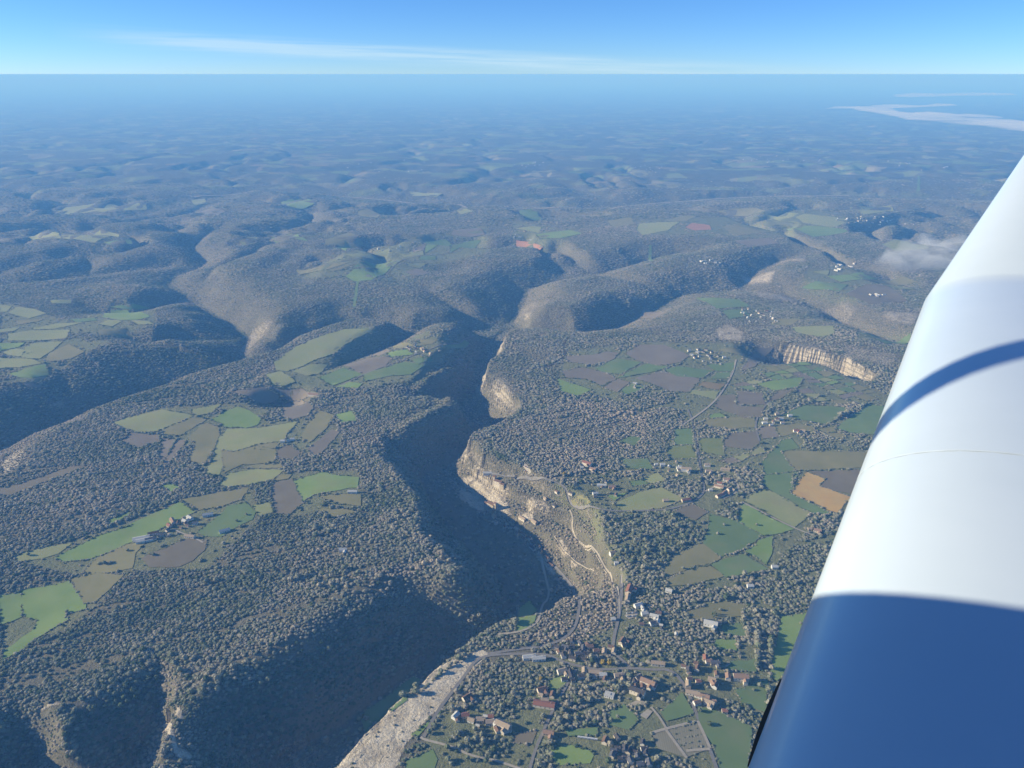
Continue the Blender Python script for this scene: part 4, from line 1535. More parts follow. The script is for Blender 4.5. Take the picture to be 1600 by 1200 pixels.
def leaf_mat(name, stops):
    m, t, b = nodes(name)
    a = nd(t, 'ShaderNodeAttribute', attribute_type='INSTANCER', attribute_name='tint')
    oi = nd(t, 'ShaderNodeObjectInfo').outputs['Random']
    g = nd(t, 'ShaderNodeTexCoord')
    n = noise(t, 3.0, 3, 0.7, g.outputs['Object'])
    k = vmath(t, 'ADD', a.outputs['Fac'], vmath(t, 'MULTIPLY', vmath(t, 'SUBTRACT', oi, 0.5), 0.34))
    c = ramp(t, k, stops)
    br = vmath(t, 'ADD', vmath(t, 'MULTIPLY', n, 0.7), vmath(t, 'ADD', 0.68, vmath(t, 'MULTIPLY', vmath(t, 'FRACT', vmath(t, 'MULTIPLY', oi, 7.31)), 0.26)))
    mul = nd(t, 'ShaderNodeVectorMath', operation='SCALE')
    t.links.new(c, mul.inputs[0])
    t.links.new(br, mul.inputs['Scale'])
    t.links.new(mul.outputs[0], b.inputs['Base Color'])
    b.inputs['Roughness'].default_value = 0.95
    b.inputs['Specular IOR Level'].default_value = 0.05
    tl = nd(t, 'ShaderNodeBsdfTranslucent')
    t.links.new(mul.outputs[0], tl.inputs['Color'])
    mx = nd(t, 'ShaderNodeMixShader')
    mx.inputs[0].default_value = 0.28
    t.links.new(b.outputs[0], mx.inputs[1])
    t.links.new(tl.outputs[0], mx.inputs[2])
    t.links.new(mx.outputs[0], t.nodes['Material Output'].inputs['Surface'])
    return m


ML = leaf_mat('foliage', [(0.0, (0.088, 0.122, 0.060)), (0.28, (0.222, 0.236, 0.150)), (0.50, (0.318, 0.306, 0.228)), (0.75, (0.40, 0.352, 0.268)), (1.0, (0.49, 0.41, 0.31))])
MY = simple('foliage_yellow', (0.30, 0.22, 0.045), 0.95, 0.3, 0.6)
MK = simple('bark', (0.10, 0.080, 0.062), 0.95, 0.3, 2.0)
PROTO = []
for i in range(6):
    me_ = crown_mesh('crown', 20 + i, ML, 6 + i % 3, 80, (1.0, 1.15, 0.9, 1.25, 1.05, 0.95)[i])
    PROTO.append(bpy.data.objects.new('crown_source', me_))

BOWL = hits('735,1022 800,1003 870,1006 900,1000 962,985 966,935 950,890 900,838 860,815 800,790 790,800 830,848 850,885 862,930 842,985 790,1000')
SHOULDER = hits('400,960 470,870 560,820 640,785 690,830 690,880 640,900 560,950 480,1000 420,1030 300,1080 260,1080 330,1010')


def build_density(x, y):
    """chance that a tree stands here, typical crown radius factor, tint"""
    h = ground(x, y)
    rk = at(ROCK, x, y)
    gr = at(GRASS, x, y)
    n = fbm(x / 150, y / 150, 3, 81)
    nb = fbm(x / 420 + 7, y / 420, 3, 85)
    nd_ = fbm(x / 45, y / 45, 2, 88)
    d = np.clip(1.02 + 0.25 * np.minimum(nd_ + 0.35, 0) * 2, 0.1, 1)
    d = np.where(gr > 0.5, np.where(n > 0.45, 0.70, 0.06), d)
    tint = 0.44 + 0.10 * nb + 0.12 * n
    size = np.ones(x.shape)
    slope_ = np.hypot(at(DX, x, y), at(DY, x, y))
    # canyon sides and valley slopes: low tan oak scrub, sunlight painted into the tint of sun-facing slopes
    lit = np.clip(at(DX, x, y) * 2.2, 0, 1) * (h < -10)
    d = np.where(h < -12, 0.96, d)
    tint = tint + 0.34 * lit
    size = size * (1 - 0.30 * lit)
    tint = np.where((x < 200) & (h < -20) & (at(DX, x, y) < -0.1), tint - 0.20, tint)  # shade put into the tint of slopes turned from the sun
    for p in WOODS:
        m = (x > p[:, 0].min()) & (x < p[:, 0].max()) & (y > p[:, 1].min()) & (y < p[:, 1].max())
        k = np.zeros(x.shape, bool)
        k[m] = inside(x[m], y[m], p)
        d[k] = 0.90
    k = np.zeros(x.shape, bool)
    p = WOODS[0]
    tint = np.where(inside(x, y, p), tint + 0.22, tint)
    p = SHOULDER
    tint = np.where(inside(x, y, p), tint + 0.12, tint)
    k = inside(x, y, BOWL)
    tint = np.where(k, 0.80 + 0.15 * n, tint)
    size = np.where(k, 0.80, size)
    d = np.where(k, 0.86 - 0.3 * (nd_ > 0.25), d)
    # glades and old tracks drawn out along the plateau
    su = x * 0.93 + y * 0.36
    sv = -x * 0.36 + y * 0.93
    stk = fbm(su / 190, sv / 24, 3, 140)
    glade = sstep(0.50, 0.75, stk) * (h > -25) * (y < 3400)
    d = d * (1 - 0.75 * glade)
    tint = tint + 0.10 * fbm(su / 300, sv / 60, 2, 150)
    size = size * (1 + 0.22 * np.clip(fbm(x / 90, y / 90, 2, 160), -0.8, 0.8))
    # canyon floor stays open
    d = np.where((h < -112) & (x > -440) & (x < 300) & (y < 2400), 0.16, d)
    d = d * (1 - 0.93 * sstep(0.50, 0.85, rk)) * (1 - 0.35 * sstep(0.2, 0.5, rk))
    size = size * (1 - 0.45 * sstep(0.2, 0.6, rk))
    tint = tint + 0.15 * sstep(0.2, 0.6, rk)
    return d, size, tint


FB = [(p[:, 0].min() - 4, p[:, 0].max() + 4, p[:, 1].min() - 4, p[:, 1].max() + 4, p) for _, p in FPOLY + YP]


def clear_of(x, y, grow=0.0):
    ok = np.ones(x.shape, bool)
    for x0, x1, y0, y1, p in FB:
        m = np.nonzero((x > x0) & (x < x1) & (y > y0) & (y < y1))[0]
        if len(m):
            ok[m[inside(x[m], y[m], p)]] = False
    for w, pts in RPTS:
        m = np.nonzero((x > pts[:, 0].min() - 20) & (x < pts[:, 0].max() + 20) & (y > pts[:, 1].min() - 20) & (y < pts[:, 1].max() + 20))[0]
        for c in range(0, len(m), 4000):
            mm = m[c:c + 4000]
            dd = np.min((x[mm][:, None] - pts[:, 0]) ** 2 + (y[mm][:, None] - pts[:, 1]) ** 2, 1)
            ok[mm[dd < (w / 2 + 2.2) ** 2]] = False
    for hx, hy, r in HOUSE_XY:
        m = (np.abs(x - hx) < r + 2) & (np.abs(y - hy) < r + 2)
        m &= np.hypot(x - hx, y - hy) < r + 1.0
        ok[m] = False
    return ok


def lattice(y0, y1, step):
    out = []
    yy = y0
    hw = half(y1)
    nx = int(2 * hw / step)
    ny = int((y1 - y0) / step)
    X_, Y_ = np.meshgrid(np.arange(nx) * step - hw, y0 + np.arange(ny) * step)
    X_ = X_.ravel() + RNG.uniform(-.48, .48, X_.size) * step
    Y_ = Y_.ravel() + RNG.uniform(-.48, .48, Y_.size) * step
    m = np.abs(X_) < 0.62 * Y_ + 290
    return X_[m], Y_[m]


TREES = []          # x, y, z, radius, tint
for y0, y1, step, rad in ((840, 1350, 5.6, 3.7), (1350, 2300, 6.4, 4.1), (2300, 3600, 8.6, 4.6), (3600, 5400, 12.5, 6.2), (5400, 8600, 21.0, 9.0)):
    x, y = lattice(y0, y1, step)
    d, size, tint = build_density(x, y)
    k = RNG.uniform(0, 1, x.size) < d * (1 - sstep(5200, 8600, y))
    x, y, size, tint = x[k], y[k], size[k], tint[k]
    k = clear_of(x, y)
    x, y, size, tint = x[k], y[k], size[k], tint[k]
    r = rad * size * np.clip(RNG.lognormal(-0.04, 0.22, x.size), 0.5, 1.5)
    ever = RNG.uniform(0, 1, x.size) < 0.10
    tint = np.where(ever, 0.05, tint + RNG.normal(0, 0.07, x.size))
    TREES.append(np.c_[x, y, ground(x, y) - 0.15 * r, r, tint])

# hedges along the edges of the fields, rows beside roads, trees along the stream
HEDGE = []


def row(p, step, r, gap, tint=0.35, jit=1.2):
    q = resample(p, step) if len(p) > 2 else np.array([p[0] + (p[1] - p[0]) * k for k in np.arange(0, 1, step / max(1e-6, np.hypot(*(p[1] - p[0]))))])
    if not len(q):
        return
    k = RNG.uniform(0, 1, len(q)) > gap
    q = q[k] + RNG.normal(0, jit, (k.sum(), 2))
    rr = r * np.clip(RNG.lognormal(-0.05, 0.32, len(q)), 0.5, 2.0)
    HEDGE.append(np.c_[q, ground(q[:, 0], q[:, 1]) - 0.2 * rr, rr, tint + RNG.normal(0, 0.09, len(q))])


for kind, p in FPOLY:
    dm = p[:, 1].mean()
    if dm > 6500:
        continue
    st = max(4.5, dm / 420)
    cut = max(1, int(round(len(p) / 6)))
    for i in range(0, len(p), 1):
        if i % cut == 0:
            on = RNG.uniform() < (0.7 if dm < 2600 else 0.5)
            hue = RNG.choice([0.05, 0.3, 0.6])
        if on:
            row(np.array([p[i], p[(i + 1) % len(p)]]), st, max(2.0, dm / 900), 0.12, hue)
for s, r, gap in (('448,1198 500,1166 555,1136 566,1112 625,1098 655,1072 690,1030 700,1008 740,984 790,956', 4.5, 0.12),
                  ('470,1205 530,1160 590,1128 640,1096 680,1060 720,1028 760,1005 790,992', 3.8, 0.1),
                  ('790,960 800,966 806,978', 6.0, 0.0), ('1080,657 1088,702 1095,747 1100,762', 3.6, 0.15), ('1086,657 1094,702 1101,747', 3.2, 0.4),
                  ('1240,735 1237,770 1233,768', 3.2, 0.1), ('1165,940 1160,970 1168,1000', 4.2, 0.1), ('1185,985 1182,1020 1184,1045', 5.5, 0.05), ('1206,985 1203,1020 1202,1110', 4.0, 0.2),
                  ('1150,998 1152,1016', 4.0, 0.2), ('1022,1165 1018,1147', 3, 0.2), ('1050,1138 1090,1129', 2.2, 0.1), ('1054,1147 1094,1137', 2.0, 0.2),
                  ('1058,1156 1099,1146', 2.0, 0.2), ('1063,1165 1104,1156', 2.0, 0.2), ('1067,1171 1107,1167', 2.0, 0.2), ('237,750 257,720 277,685', 4.0, 0.1), ('302,798 282,783', 3.4, 0.05),
                  ('1067,1080 1090,1115', 3.0, 0.3), ('1000,1105 1040,1080 1068,1076', 3.4, 0.15), ('1025,1060 1060,1080', 3.4, 0.3),
                  ('300,900 250,905', 4, .3), ('158,880 178,880', 4.5, .1), ('245,868 235,865', 3.5, 0), ('1175,600 1185,612 1250,610', 4.0, .1), ('1290,665 1350,632 1360,630', 6.0, .05)):
    row(hits(s), 4.2 + r * 0.5, r, gap, 0.36)
if HEDGE:
    Hh = np.vstack(HEDGE)
    ok = np.ones(len(Hh), bool)
    for w, pts in RPTS:
        dd = np.min((Hh[:, 0][:, None] - pts[:, 0]) ** 2 + (Hh[:, 1][:, None] - pts[:, 1]) ** 2, 1)
        ok &= dd > (w / 2 + 0.6) ** 2
    for hx, hy, r in HOUSE_XY:
        ok &= np.hypot(Hh[:, 0] - hx, Hh[:, 1] - hy) > r
    Hh = Hh[ok]
T = np.vstack(TREES)

# the trees that show largest stand as things of their own
A = np.vstack([T, Hh])
dist3 = np.sqrt(A[:, 0] ** 2 + A[:, 1] ** 2 + (CAM_H - A[:, 2]) ** 2)
depth = A[:, 1] * CP + (CAM_H - A[:, 2]) * SP
sx_ = 800 + FPX * A[:, 0] / depth
sy_ = 600 - FPX * (A[:, 1] * SP - (CAM_H - A[:, 2]) * CP) / depth
wing_edge = np.where(sy_ < 473, 1444 - 0.675 * (sy_ - 473), 1444 - 0.364 * (sy_ - 473)) - 12
seen = (sx_ > 8) & (sx_ < wing_edge) & (sy_ > 8) & (sy_ < 1192)
score = np.where(seen, A[:, 3] / dist3, 0)
order = np.argsort(-score)[:276]
pick = np.zeros(len(A), bool)
pick[order] = True
IND = A[pick]
INDXY = np.c_[sx_[pick], sy_[pick]]
isl = np.arange(len(A)) < len(T)
FOREST = A[~pick & isl]
HEDGES = A[~pick & ~isl]


def scatter(name, arr, label):
    n = len(arr)
    me = bpy.data.meshes.new(name)
    me.vertices.add(n)
    me.vertices.foreach_set('co', arr[:, :3].astype(np.float32).ravel())
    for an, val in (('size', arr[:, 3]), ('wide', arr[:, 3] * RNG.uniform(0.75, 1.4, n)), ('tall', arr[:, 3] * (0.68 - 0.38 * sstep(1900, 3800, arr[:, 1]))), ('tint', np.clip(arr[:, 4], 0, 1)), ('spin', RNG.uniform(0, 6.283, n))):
        a = me.attributes.new(an, 'FLOAT', 'POINT')
        a.data.foreach_set('value', val.astype(np.float32))
    a = me.attributes.new('pick', 'INT', 'POINT')
    a.data.foreach_set('value', RNG.integers(0, len(PROTO), n).astype(np.int32))
    o = link(name, me)
    ng = bpy.data.node_groups.new(name, 'GeometryNodeTree')
    ng.interface.new_socket('Geometry', in_out='INPUT', socket_type='NodeSocketGeometry')
    ng.interface.new_socket('Geometry', in_out='OUTPUT', socket_type='NodeSocketGeometry')
    N = ng.nodes
    gi = N.new('NodeGroupInput')
    go = N.new('NodeGroupOutput')
    jo = N.new('GeometryNodeJoinGeometry')
    for p in reversed(PROTO):
        oi = N.new('GeometryNodeObjectInfo')
        oi.inputs['Object'].default_value = p
        gt = N.new('GeometryNodeGeometryToInstance')
        ng.links.new(oi.outputs['Geometry'], gt.inputs[0])
        ng.links.new(gt.outputs[0], jo.inputs[0])
    ip = N.new('GeometryNodeInstanceOnPoints')
    ip.inputs['Pick Instance'].default_value = True

    def attr(nm, ty='FLOAT'):
        q = N.new('GeometryNodeInputNamedAttribute')
        q.data_type = ty
        q.inputs[0].default_value = nm
        return q.outputs[0]
    ng.links.new(gi.outputs[0], ip.inputs['Points'])
    ng.links.new(jo.outputs[0], ip.inputs['Instance'])
    ng.links.new(attr('pick', 'INT'), ip.inputs['Instance Index'])
    cx = N.new('ShaderNodeCombineXYZ')
    ng.links.new(attr('spin'), cx.inputs[2])
    er = N.new('FunctionNodeEulerToRotation')
    ng.links.new(cx.outputs[0], er.inputs[0])
    ng.links.new(er.outputs[0], ip.inputs['Rotation'])
    fl = N.new('ShaderNodeCombineXYZ')
    ng.links.new(attr('wide'), fl.inputs[0])
    ng.links.new(attr('size'), fl.inputs[1])
    ng.links.new(attr('tall'), fl.inputs[2])
    ng.links.new(fl.outputs[0], ip.inputs['Scale'])
    ng.links.new(ip.outputs[0], go.inputs[0])
    md = o.modifiers.new('scatter', 'NODES')
    md.node_group = ng
    prop(o, label, kind='stuff')
    return o


scatter('woodland', FOREST, 'grey brown oak woodland covering the plateau and the canyon sides')
scatter('hedgerow_trees', HEDGES, 'dark hedges and tree rows round the fields')
print('TREES', len(FOREST), len(HEDGES), len(IND))

# single trees
TRUNKS = []


def trunk_mesh(seed):
    rnd = random.Random(seed)
    V, F = [], []
    secs = [(0, -0.25, 0.12), (0.03, 0.1, 0.085), (0.05, 0.5, 0.06), (0.02, 0.9, 0.02)]
    for dx, z, r in secs:
        for k in range(6):
            a = k * math.pi / 3
            V.append((dx + r * math.cos(a), r * math.sin(a), z))
    for s_ in range(3):
        for k in range(6):
            F.append((s_ * 6 + k, s_ * 6 + (k + 1) % 6, s_ * 6 + 6 + (k + 1) % 6, s_ * 6 + 6 + k))
    for li in range(4):
        a = rnd.uniform(0, 6.28)
        k = len(V)
        for rr, zz, th in ((0.03, 0.25 + 0.08 * li, 0.035), (0.5, 0.6 + 0.08 * li, 0.012)):
            for q in range(3):
                b_ = q * 2.094
                V.append((rr * math.cos(a) + th * math.cos(b_), rr * math.sin(a) + th * math.sin(b_), zz + th * math.sin(b_ * 2)))
        F += [(k + q, k + (q + 1) % 3, k + 3 + (q + 1) % 3, k + 3 + q) for q in range(3)]
    return mesh('trunk', V, F, MK)


TRUNKS = [trunk_mesh(i) for i in range(3)]
YCROWN = crown_mesh('crown', 77, MY, 7, 90, 1.1)
CYP = crown_mesh('crown', 99, ML, 5, 40, 1.0)


def tree(name, x, y, r, tint, label, group=None, crown=None, stretch=1.0):
    z = float(ground(x, y))
    o = empty(name, (x, y, z), random.uniform(0, 6.28))
    prop(o, label, 'tree', group)
    o.scale = (r, r, r * stretch)
    i = random.randrange(6)
    c = link('crown', crown or PROTO[i].data, None)
    c['tint'] = float(min(1, max(0, tint)))
    tr = link('trunk', TRUNKS[i % 3], o, (0, 0, 0))
    c.parent = o
    c.location = (0, 0, 0.12)
    return o


ZONES = [  # what the single trees of the foreground belong to
    ((0, 300, 1000, 1200), 'grey leafless oak of the wood in the near left corner', 'oaks of the near left wood'),
    ((300, 520, 900, 1200), 'grey oak on the shoulder above the shaded canyon side', 'oaks on the canyon shoulder'),
    ((400, 700, 950, 1200), 'tree in the line along the canyon floor stream', 'trees along the canyon stream'),
    ((700, 870, 1000, 1200), 'bare tree in the wood west of the straight lane', 'trees of the lower village wood'),
    ((870, 1030, 900, 1200), 'bare tree between the village houses and gardens', 'trees of the village gardens'),
    ((1030, 1300, 850, 1200), 'bare tree in the groves east of the village', 'trees of the eastern groves')]
NEXT = {}
for mx, my, lab in MARK:
    dd = np.hypot(IND[:, 0] - mx, IND[:, 1] - my)
    k = int(dd.argmin())
    if dd[k] < 32 and k not in NEXT and len(lab.split()) <= 9:
        NEXT[k] = 'bare tree standing closest to the ' + lab
for k, ((x, y, z, r, tint), (px, py)) in enumerate(zip(IND, INDXY)):
    lab = next(((l, g) for (a, b_, c, d_), l, g in ZONES if a <= px < b_ and c <= py <= d_), ('grey oak standing in the open woodland', 'oaks of the open woodland'))
    if k in NEXT:
        lab = (NEXT[k], lab[1])
    tree('oak_tree', float(x), float(y), float(r), float(tint), *lab)
LONE = '''942,1037 5.5 y left one of two yellow trees beside the village car park
952,1039 6.0 y right one of two yellow trees beside the village car park
881,743 6.0 y golden tree beside the road over the clifftop
845,1062 4.0 y small yellow tree on the lawn south of the village
1187,1073 5.5 .30 round dark tree alone in the eastern meadow
1177,1079 3.2 .30 small tree left of the round one in the eastern meadow
1121,835 4.0 .55 lone tree in the green field below the red roofed hamlet
1131,821 3.5 .55 pale lone tree near the upper edge of the green field
1182,821 3.8 .5 lone tree in the field beside the pale track
1067,889 3.6 .5 lone tree low in the triangular field
1197,806 3.0 .4 small lone tree beside the pale track
1125,954 4.0 .5 lone tree in the meadow by the country house
1251,975 3.5 .4 lone tree in the long green field next to the wing
1093,1112 4.5 .25 dark tree at the head of the deep green field
1108,1133 5.0 .2 dark tree casting a long shadow on the deep green field
955,1127 4.5 .3 dark tree in the garden meadow
965,1122 4.0 .4 pale tree in the garden meadow
45,868 4.5 .3 dark tree alone in the western pasture
105,957 4.0 .35 small tree at the lower edge of the near left pasture
163,882 5.0 .3 dark tree left in the clump on the olive pasture
172,881 4.5 .3 dark tree right in the clump on the olive pasture
200,861 4.0 .3 lone tree in the olive pasture below the barns
240,868 4.0 .3 lone tree at the edge of the brown field
370,815 4.0 .25 dark tree in the deep green field of the farm
385,805 3.8 .25 upper dark tree in the deep green field of the farm
'''
for ln in LONE.strip().splitlines():
    c, r, tn, *lab = ln.split()
    px, py = map(float, c.split(','))
    x, y = [float(v[0]) for v in hit(px, py)]
    tree('yellow_tree' if tn == 'y' else 'field_tree', x, y, float(r), 0.4 if tn == 'y' else float(tn), ' '.join(lab), crown=YCROWN if tn == 'y' else None)
for i, (px, py) in enumerate(((1113, 962), (1116, 960), (1118, 963), (1115, 966))):
    x, y = [float(v[0]) for v in hit(px, py)]
    tree('cypress_tree', x, y, 2.0, 0.02, 'slim dark cypress in the tight clump behind the country house', 'cypresses behind the country house', CYP, 3.2)
# ------------------------------------------------------------------ valley fog
def fog_mat(name, dens):
    m = bpy.data.materials.new(name)
    m.use_nodes = True
    t = m.node_tree
    t.nodes.clear()
    o = nd(t, 'ShaderNodeOutputMaterial')
    v = nd(t, 'ShaderNodeVolumePrincipled')
    v.inputs['Color'].default_value = (0.97, 0.98, 1.0, 1)
    v.inputs['Absorption Color'].default_value = (1, 1, 1, 1)
    v.inputs['Density'].default_value = dens
    v.inputs['Anisotropy'].default_value = 0.1
    t.links.new(v.outputs[0], o.inputs['Volume'])
    return m


def fog(label, s, thick, mat, wob, n=70):
    """a shallow bank lying on the ground, thinning out to its edge"""
    poly = hits(s)
    x0, y0 = poly.min(0)
    x1, y1 = poly.max(0)
    xs = np.linspace(x0, x1, n)
    yv = np.linspace(y0, y1, n)
    X_, Y_ = np.meshgrid(xs, yv)
    ins = inside(X_.ravel(), Y_.ravel(), poly).reshape(X_.shape).astype(float)
    k = ins.copy()
    for _ in range(7):
        k = (k + np.roll(k, 1, 0) + np.roll(k, -1, 0) + np.roll(k, 1, 1) + np.roll(k, -1, 1)) / 5
    sc_ = wob
    k = np.clip(k * 1.3 - 0.25 + 0.55 * fbm(X_ / sc_, Y_ / sc_, 4, 201), 0, 1) * ins
    g = ground(X_.ravel(), Y_.ravel()).reshape(X_.shape)
    top = g + 2 + thick * k * (0.75 + 0.5 * np.clip(fbm(X_ / sc_ * 1.7, Y_ / sc_ * 1.7, 4, 205), -0.8, 1))
    bot = g + 1
    cell = (k > 0.02)
    V = [(a, b, c) for a, b, c in zip(X_.ravel(), Y_.ravel(), top.ravel())] + [(a, b, c) for a, b, c in zip(X_.ravel(), Y_.ravel(), bot.ravel())]
    F = []
    N2 = n * n
    on = cell[:-1, :-1] & cell[1:, :-1] & cell[:-1, 1:] & cell[1:, 1:]
    for j in range(n - 1):
        for i in range(n - 1):
            if not on[j, i]:
                continue
            a, b, c, d = j * n + i, j * n + i + 1, (j + 1) * n + i + 1, (j + 1) * n + i
            F.append((a, b, c, d))
            F.append((d + N2, c + N2, b + N2, a + N2))
            if j == 0 or not on[j - 1, i]:
                F.append((a + N2, b + N2, b, a))
            if j == n - 2 or not on[j + 1, i]:
                F.append((c + N2, d + N2, d, c))
            if i == 0 or not on[j, i - 1]:
                F.append((d + N2, a + N2, a, d))
            if i == n - 2 or not on[j, i + 1]:
                F.append((b + N2, c + N2, c, b))
    o = link('fog', mesh('fog', V, F, mat))
    prop(o, label, kind='stuff')


MFF = fog_mat('fog_far', 0.0022)
fog('low white fog bank filling the far river valley', '1325,169 1350,170 1400,175 1445,181 1500,185 1600,191 1650,200 1610,206 1540,198 1470,192 1420,188 1390,181 1350,174', 80, MFF, 1300)
fog('long thin arm of fog pointing along the far valley', '1285,170 1330,167 1400,166 1480,164 1500,165 1420,169 1360,171', 60, MFF, 1500, 60)
fog('upper streak of fog above the main bank', '1420,177 1500,179 1560,182 1570,185 1500,184 1430,181', 60, MFF, 1300, 50)
fog('thin streak of fog farther off on the plain', '1390,151 1450,148 1560,147 1600,149 1500,150 1420,153', 200, fog_mat('fog_thin', 0.0012), 6000, 50)
fog('wisp of fog drifting in the side valley under the hill', '1350,422 1372,408 1380,398 1420,392 1480,390 1560,398 1540,418 1470,424 1400,428', 75, fog_mat('fog_near', 0.0034), 160)
fog('faint fog behind the dark hill on the right', '1425,380 1470,377 1560,380 1540,387 1470,387', 60, fog_mat('fog_faint', 0.004), 240, 50)

# ------------------------------------------------------------------ the light aircraft the picture is taken from
# s runs along the wing, n towards the nose, z up from the eye
AS = R(31.0)
SV = Vector((math.sin(AS), math.cos(AS), 0))
NV = Vector((-math.cos(AS), math.sin(AS), 0))
MP, t, b = nodes('white_paint')
p = nd(t, 'ShaderNodeTexCoord').outputs['Object']
n1 = noise(t, 2.2, 4, 0.6, p)
n2 = noise(t, 60, 3, 0.6, p)
t.links.new(ramp(t, n1, [(0.3, (0.585, 0.645, 0.665)), (0.7, (0.62, 0.675, 0.695))]), b.inputs['Base Color'])
b.inputs['Roughness'].default_value = 0.32
b.inputs['Specular IOR Level'].default_value = 0.5
b.inputs['Coat Weight'].default_value = 0.6
b.inputs['Coat Roughness'].default_value = 0.12
bump(t, b, n1, 0.05, 0.02)
MBLK = simple('black_rubber', (0.012, 0.012, 0.013), 0.6, 0.1, 20)
MSEAM = simple('panel_seam', (0.56, 0.615, 0.635), 0.5, 0.1, 20)
MGREY = simple('propeller_grey', (0.06, 0.06, 0.065), 0.4, 0.1, 5)

plane = empty('light_aircraft', (0, 0, CAM_H))
prop(plane, 'white wing of a low wing light aircraft reaching in from the right', 'aircraft')


def W3(s, n, z):
    v = SV * s + NV * n
    return (v.x, v.y, z)


LE_N, LE_Z, KINK = 0.114, -0.80, 3.21


def airfoil(x):
    yt = 5 * 0.135 * (0.2969 * math.sqrt(x) - 0.126 * x - 0.3516 * x * x + 0.2843 * x ** 3 - 0.1015 * x ** 4)
    m, k1 = 0.2025, 15.957
    yc = k1 / 6 * (x ** 3 - 3 * m * x * x + m * m * (3 - m) * x) if x < m else k1 * m ** 3 / 6 * (1 - x)
    return yc + yt, yc - yt


def section(s):
    q = max(0.0, s - KINK)
    return LE_N - 0.153 * q, LE_Z + 0.249 * q, 1.71 - 0.36 * q


def wing_point(s, x, upper=True, lift=0.0):
    n0, z0, c = section(s)
    u, l = airfoil(x)
    return W3(s, n0 - x * c, z0 + (u if upper else l) * c + lift)


def wing_mesh(ss, side=1, mid=0.0):
    xs = [0.5 * (1 - math.cos(math.pi * k / 34)) for k in range(35)]
    V, F = [], []
    ring = [(x, True) for x in reversed(xs)] + [(x, False) for x in xs[1:-1]]
    m = len(ring)
    for s in ss:
        for x, up in ring:
            n0, z0, c = section(s)
            u, l = airfoil(x)
            sp = s if side > 0 else 2 * mid - s
            V.append(W3(sp, n0 - x * c, z0 + (u if up else l) * c))
    for i in range(len(ss) - 1):
        for k in range(m):
            f = (i * m + k, i * m + (k + 1) % m, (i + 1) * m + (k + 1) % m, (i + 1) * m + k)
            F.append(f if side > 0 else f[::-1])
    F.append(tuple(range(m)) if side < 0 else tuple(range(m))[::-1])
    k = (len(ss) - 1) * m
    F.append(tuple(range(k, k + m)) if side > 0 else tuple(range(k, k + m))[::-1])
    return V, F


SS = [-0.2, 0.4, 0.8, 1.2, 1.6, 2.0, 2.4, 2.8, 3.1, KINK, 3.24, 3.3, 3.6, 4.0, 4.5, 5.0, 5.25]
MID = -0.38
wing = link('wing', mesh('wing', *wing_mesh(SS), MP, True), plane)
link('wing', mesh('wing', *wing_mesh([s for s in SS if s > -0.1], -1, MID), MP, True), plane)


def strip(name, s0, s1, x0, x1, mat, lift, parent, ns=14, nx=14):
    V, F = [], []
    for i in range(ns):
        s = s0 + (s1 - s0) * i / (ns - 1)
        for k in range(nx):
            x = x0 + (x1 - x0) * (k / (nx - 1)) ** 2
            V.append(wing_point(s, x, True, lift))
    for i in range(ns - 1):
        for k in range(nx - 1):
            a = i * nx + k
            F.append((a, a + 1, a + nx + 1, a + nx))
    # turn it into a thin solid so that it has an edge
    m = len(V)
    V += [(x, y, z - lift * 1.6) for x, y, z in V]
    F += [tuple(q + m for q in f[::-1]) for f in F]
    return link(name, mesh(name, V, F, mat, True), parent)


strip('panel_seam', 1.60, 1.606, 0.0, 0.6, MSEAM, 0.0003, wing, 2, 40)
# stall strip on the leading edge
V, F = [], []
for i, s in enumerate(np.linspace(0.76, 0.93, 12)):
    w = 0.001 + 0.004 * math.sin(math.pi * i / 11)
    V += [W3(s, LE_N - 0.004, LE_Z + 0.012), W3(s, LE_N + w, LE_Z + 0.002), W3(s, LE_N - 0.004, LE_Z - 0.014)]
for i in range(11):
    for k in range(3):
        F.append((i * 3 + k, i * 3 + (k + 1) % 3, i * 3 + 3 + (k + 1) % 3, i * 3 + 3 + k))
F += [(0, 2, 1), (33, 34, 35)]
link('stall_strip', mesh('stall_strip', V, F, MBLK), wing)

# fuselage: nose, open cockpit tub, tail
FS = [  # n, half width, top z, bottom z, squareness
    (2.92, 0.16, 0.0, -0.42, 2.2), (2.80, 0.34, -0.06, -0.66, 2.8), (2.3, 0.48, -0.075, -0.85, 8), (2.0, 0.48, 0.002, -0.95, 9), (1.72, 0.48, 0.075, -0.97, 9), (1.45, 0.48, 0.142, -1.0, 9), (1.12, 0.48, 0.145, -1.02, 9),
    (1.02, 0.48, -0.52, -1.02, 6.0), (0.3, 0.48, -0.56, -1.05, 5.0), (-0.9, 0.47, -0.56, -1.05, 5.0), (-1.05, 0.46, -0.32, -1.03, 3.0), (-2.4, 0.30, -0.36, -0.92, 2.6), (-4.6, 0.08, -0.42, -0.66, 2.2)]
V, F = [], []
m = 28
for n, hw, zt_, zb_, sq in FS:
    for k in range(m):
        a = 2 * math.pi * k / m
        c_, s_ = math.cos(a), math.sin(a)
        cx_ = math.copysign(abs(c_) ** (2 / sq), c_)
        cz_ = math.copysign(abs(s_) ** (2 / sq), s_)
        V.append(W3(MID + hw * cx_, n, (zt_ + zb_) / 2 + (zt_ - zb_) / 2 * cz_))
for i in range(len(FS) - 1):
    for k in range(m):
        F.append((i * m + k, (i + 1) * m + k, (i + 1) * m + (k + 1) % m, i * m + (k + 1) % m))
F.append(tuple(range(m)))
F.append(tuple(range((len(FS) - 1) * m, len(FS) * m))[::-1])
link('fuselage', mesh('fuselage', V, F, MP, False), plane)
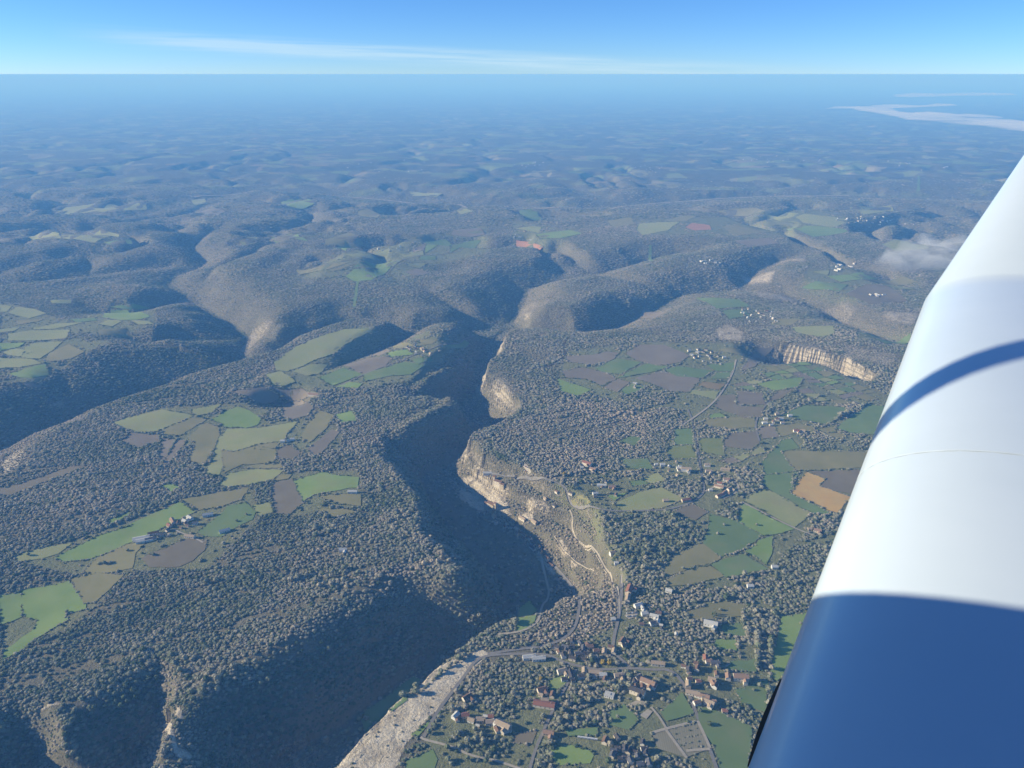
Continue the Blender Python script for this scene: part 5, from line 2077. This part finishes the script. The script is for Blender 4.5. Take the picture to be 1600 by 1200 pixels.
# tail fin
V = []
for ds in (-0.03, 0.03):
    V += [W3(MID + ds, -3.7, -0.42), W3(MID + ds, -4.75, -0.5), W3(MID + ds, -4.75, 0.35), W3(MID + ds, -4.4, 0.35)]
F = [(0, 1, 2, 3), (7, 6, 5, 4), (0, 4, 5, 1), (1, 5, 6, 2), (2, 6, 7, 3), (3, 7, 4, 0)]
link('tail_fin', mesh('tail_fin', V, F, MP), plane)
# propeller at rest: spinner and two blades
HUB = (MID, 2.98, -0.07)
DIRB = Vector((0.80, 0.0, 0.62)).normalized()
V, F = [], []
sec = [(0.06, 0.08, 0.03), (0.25, 0.12, 0.024), (0.55, 0.15, 0.020), (0.90, 0.15, 0.016), (1.20, 0.12, 0.012), (1.27, 0.04, 0.006)]
for sg in (1, -1):
    k0 = len(V)
    for r, w, th in sec:
        cxs = (HUB[0] + sg * DIRB.x * r, HUB[2] + sg * DIRB.z * r)
        tw = 0.7 - 0.45 * r
        for q in range(6):
            a = q * math.pi / 3
            u = w * 0.5 * math.cos(a)
            v = th * math.sin(a)
            off_in = u * math.cos(tw) - v * math.sin(tw)
            off_n = u * math.sin(tw) + v * math.cos(tw)
            V.append(W3(cxs[0] - sg * DIRB.z * off_in, HUB[1] + off_n, cxs[1] + sg * DIRB.x * off_in))
    for i in range(len(sec) - 1):
        for q in range(6):
            F.append((k0 + i * 6 + q, k0 + i * 6 + (q + 1) % 6, k0 + i * 6 + 6 + (q + 1) % 6, k0 + i * 6 + 6 + q))
    F.append(tuple(range(k0 + 30, k0 + 36)))
pr = link('propeller', mesh('propeller', V, F, MGREY, True), plane)
V, F = [], []
for i, (dn, r) in enumerate(((-0.06, 0.15), (0.05, 0.14), (0.16, 0.10), (0.26, 0.02))):
    for k in range(14):
        a = 2 * math.pi * k / 14
        V.append(W3(HUB[0] + r * math.cos(a), HUB[1] + dn, HUB[2] + r * math.sin(a)))
for i in range(3):
    for k in range(14):
        F.append((i * 14 + k, i * 14 + (k + 1) % 14, i * 14 + 14 + (k + 1) % 14, i * 14 + 14 + k))
F.append(tuple(range(42, 56)))
link('spinner', mesh('spinner', V, F, MP, True), pr)
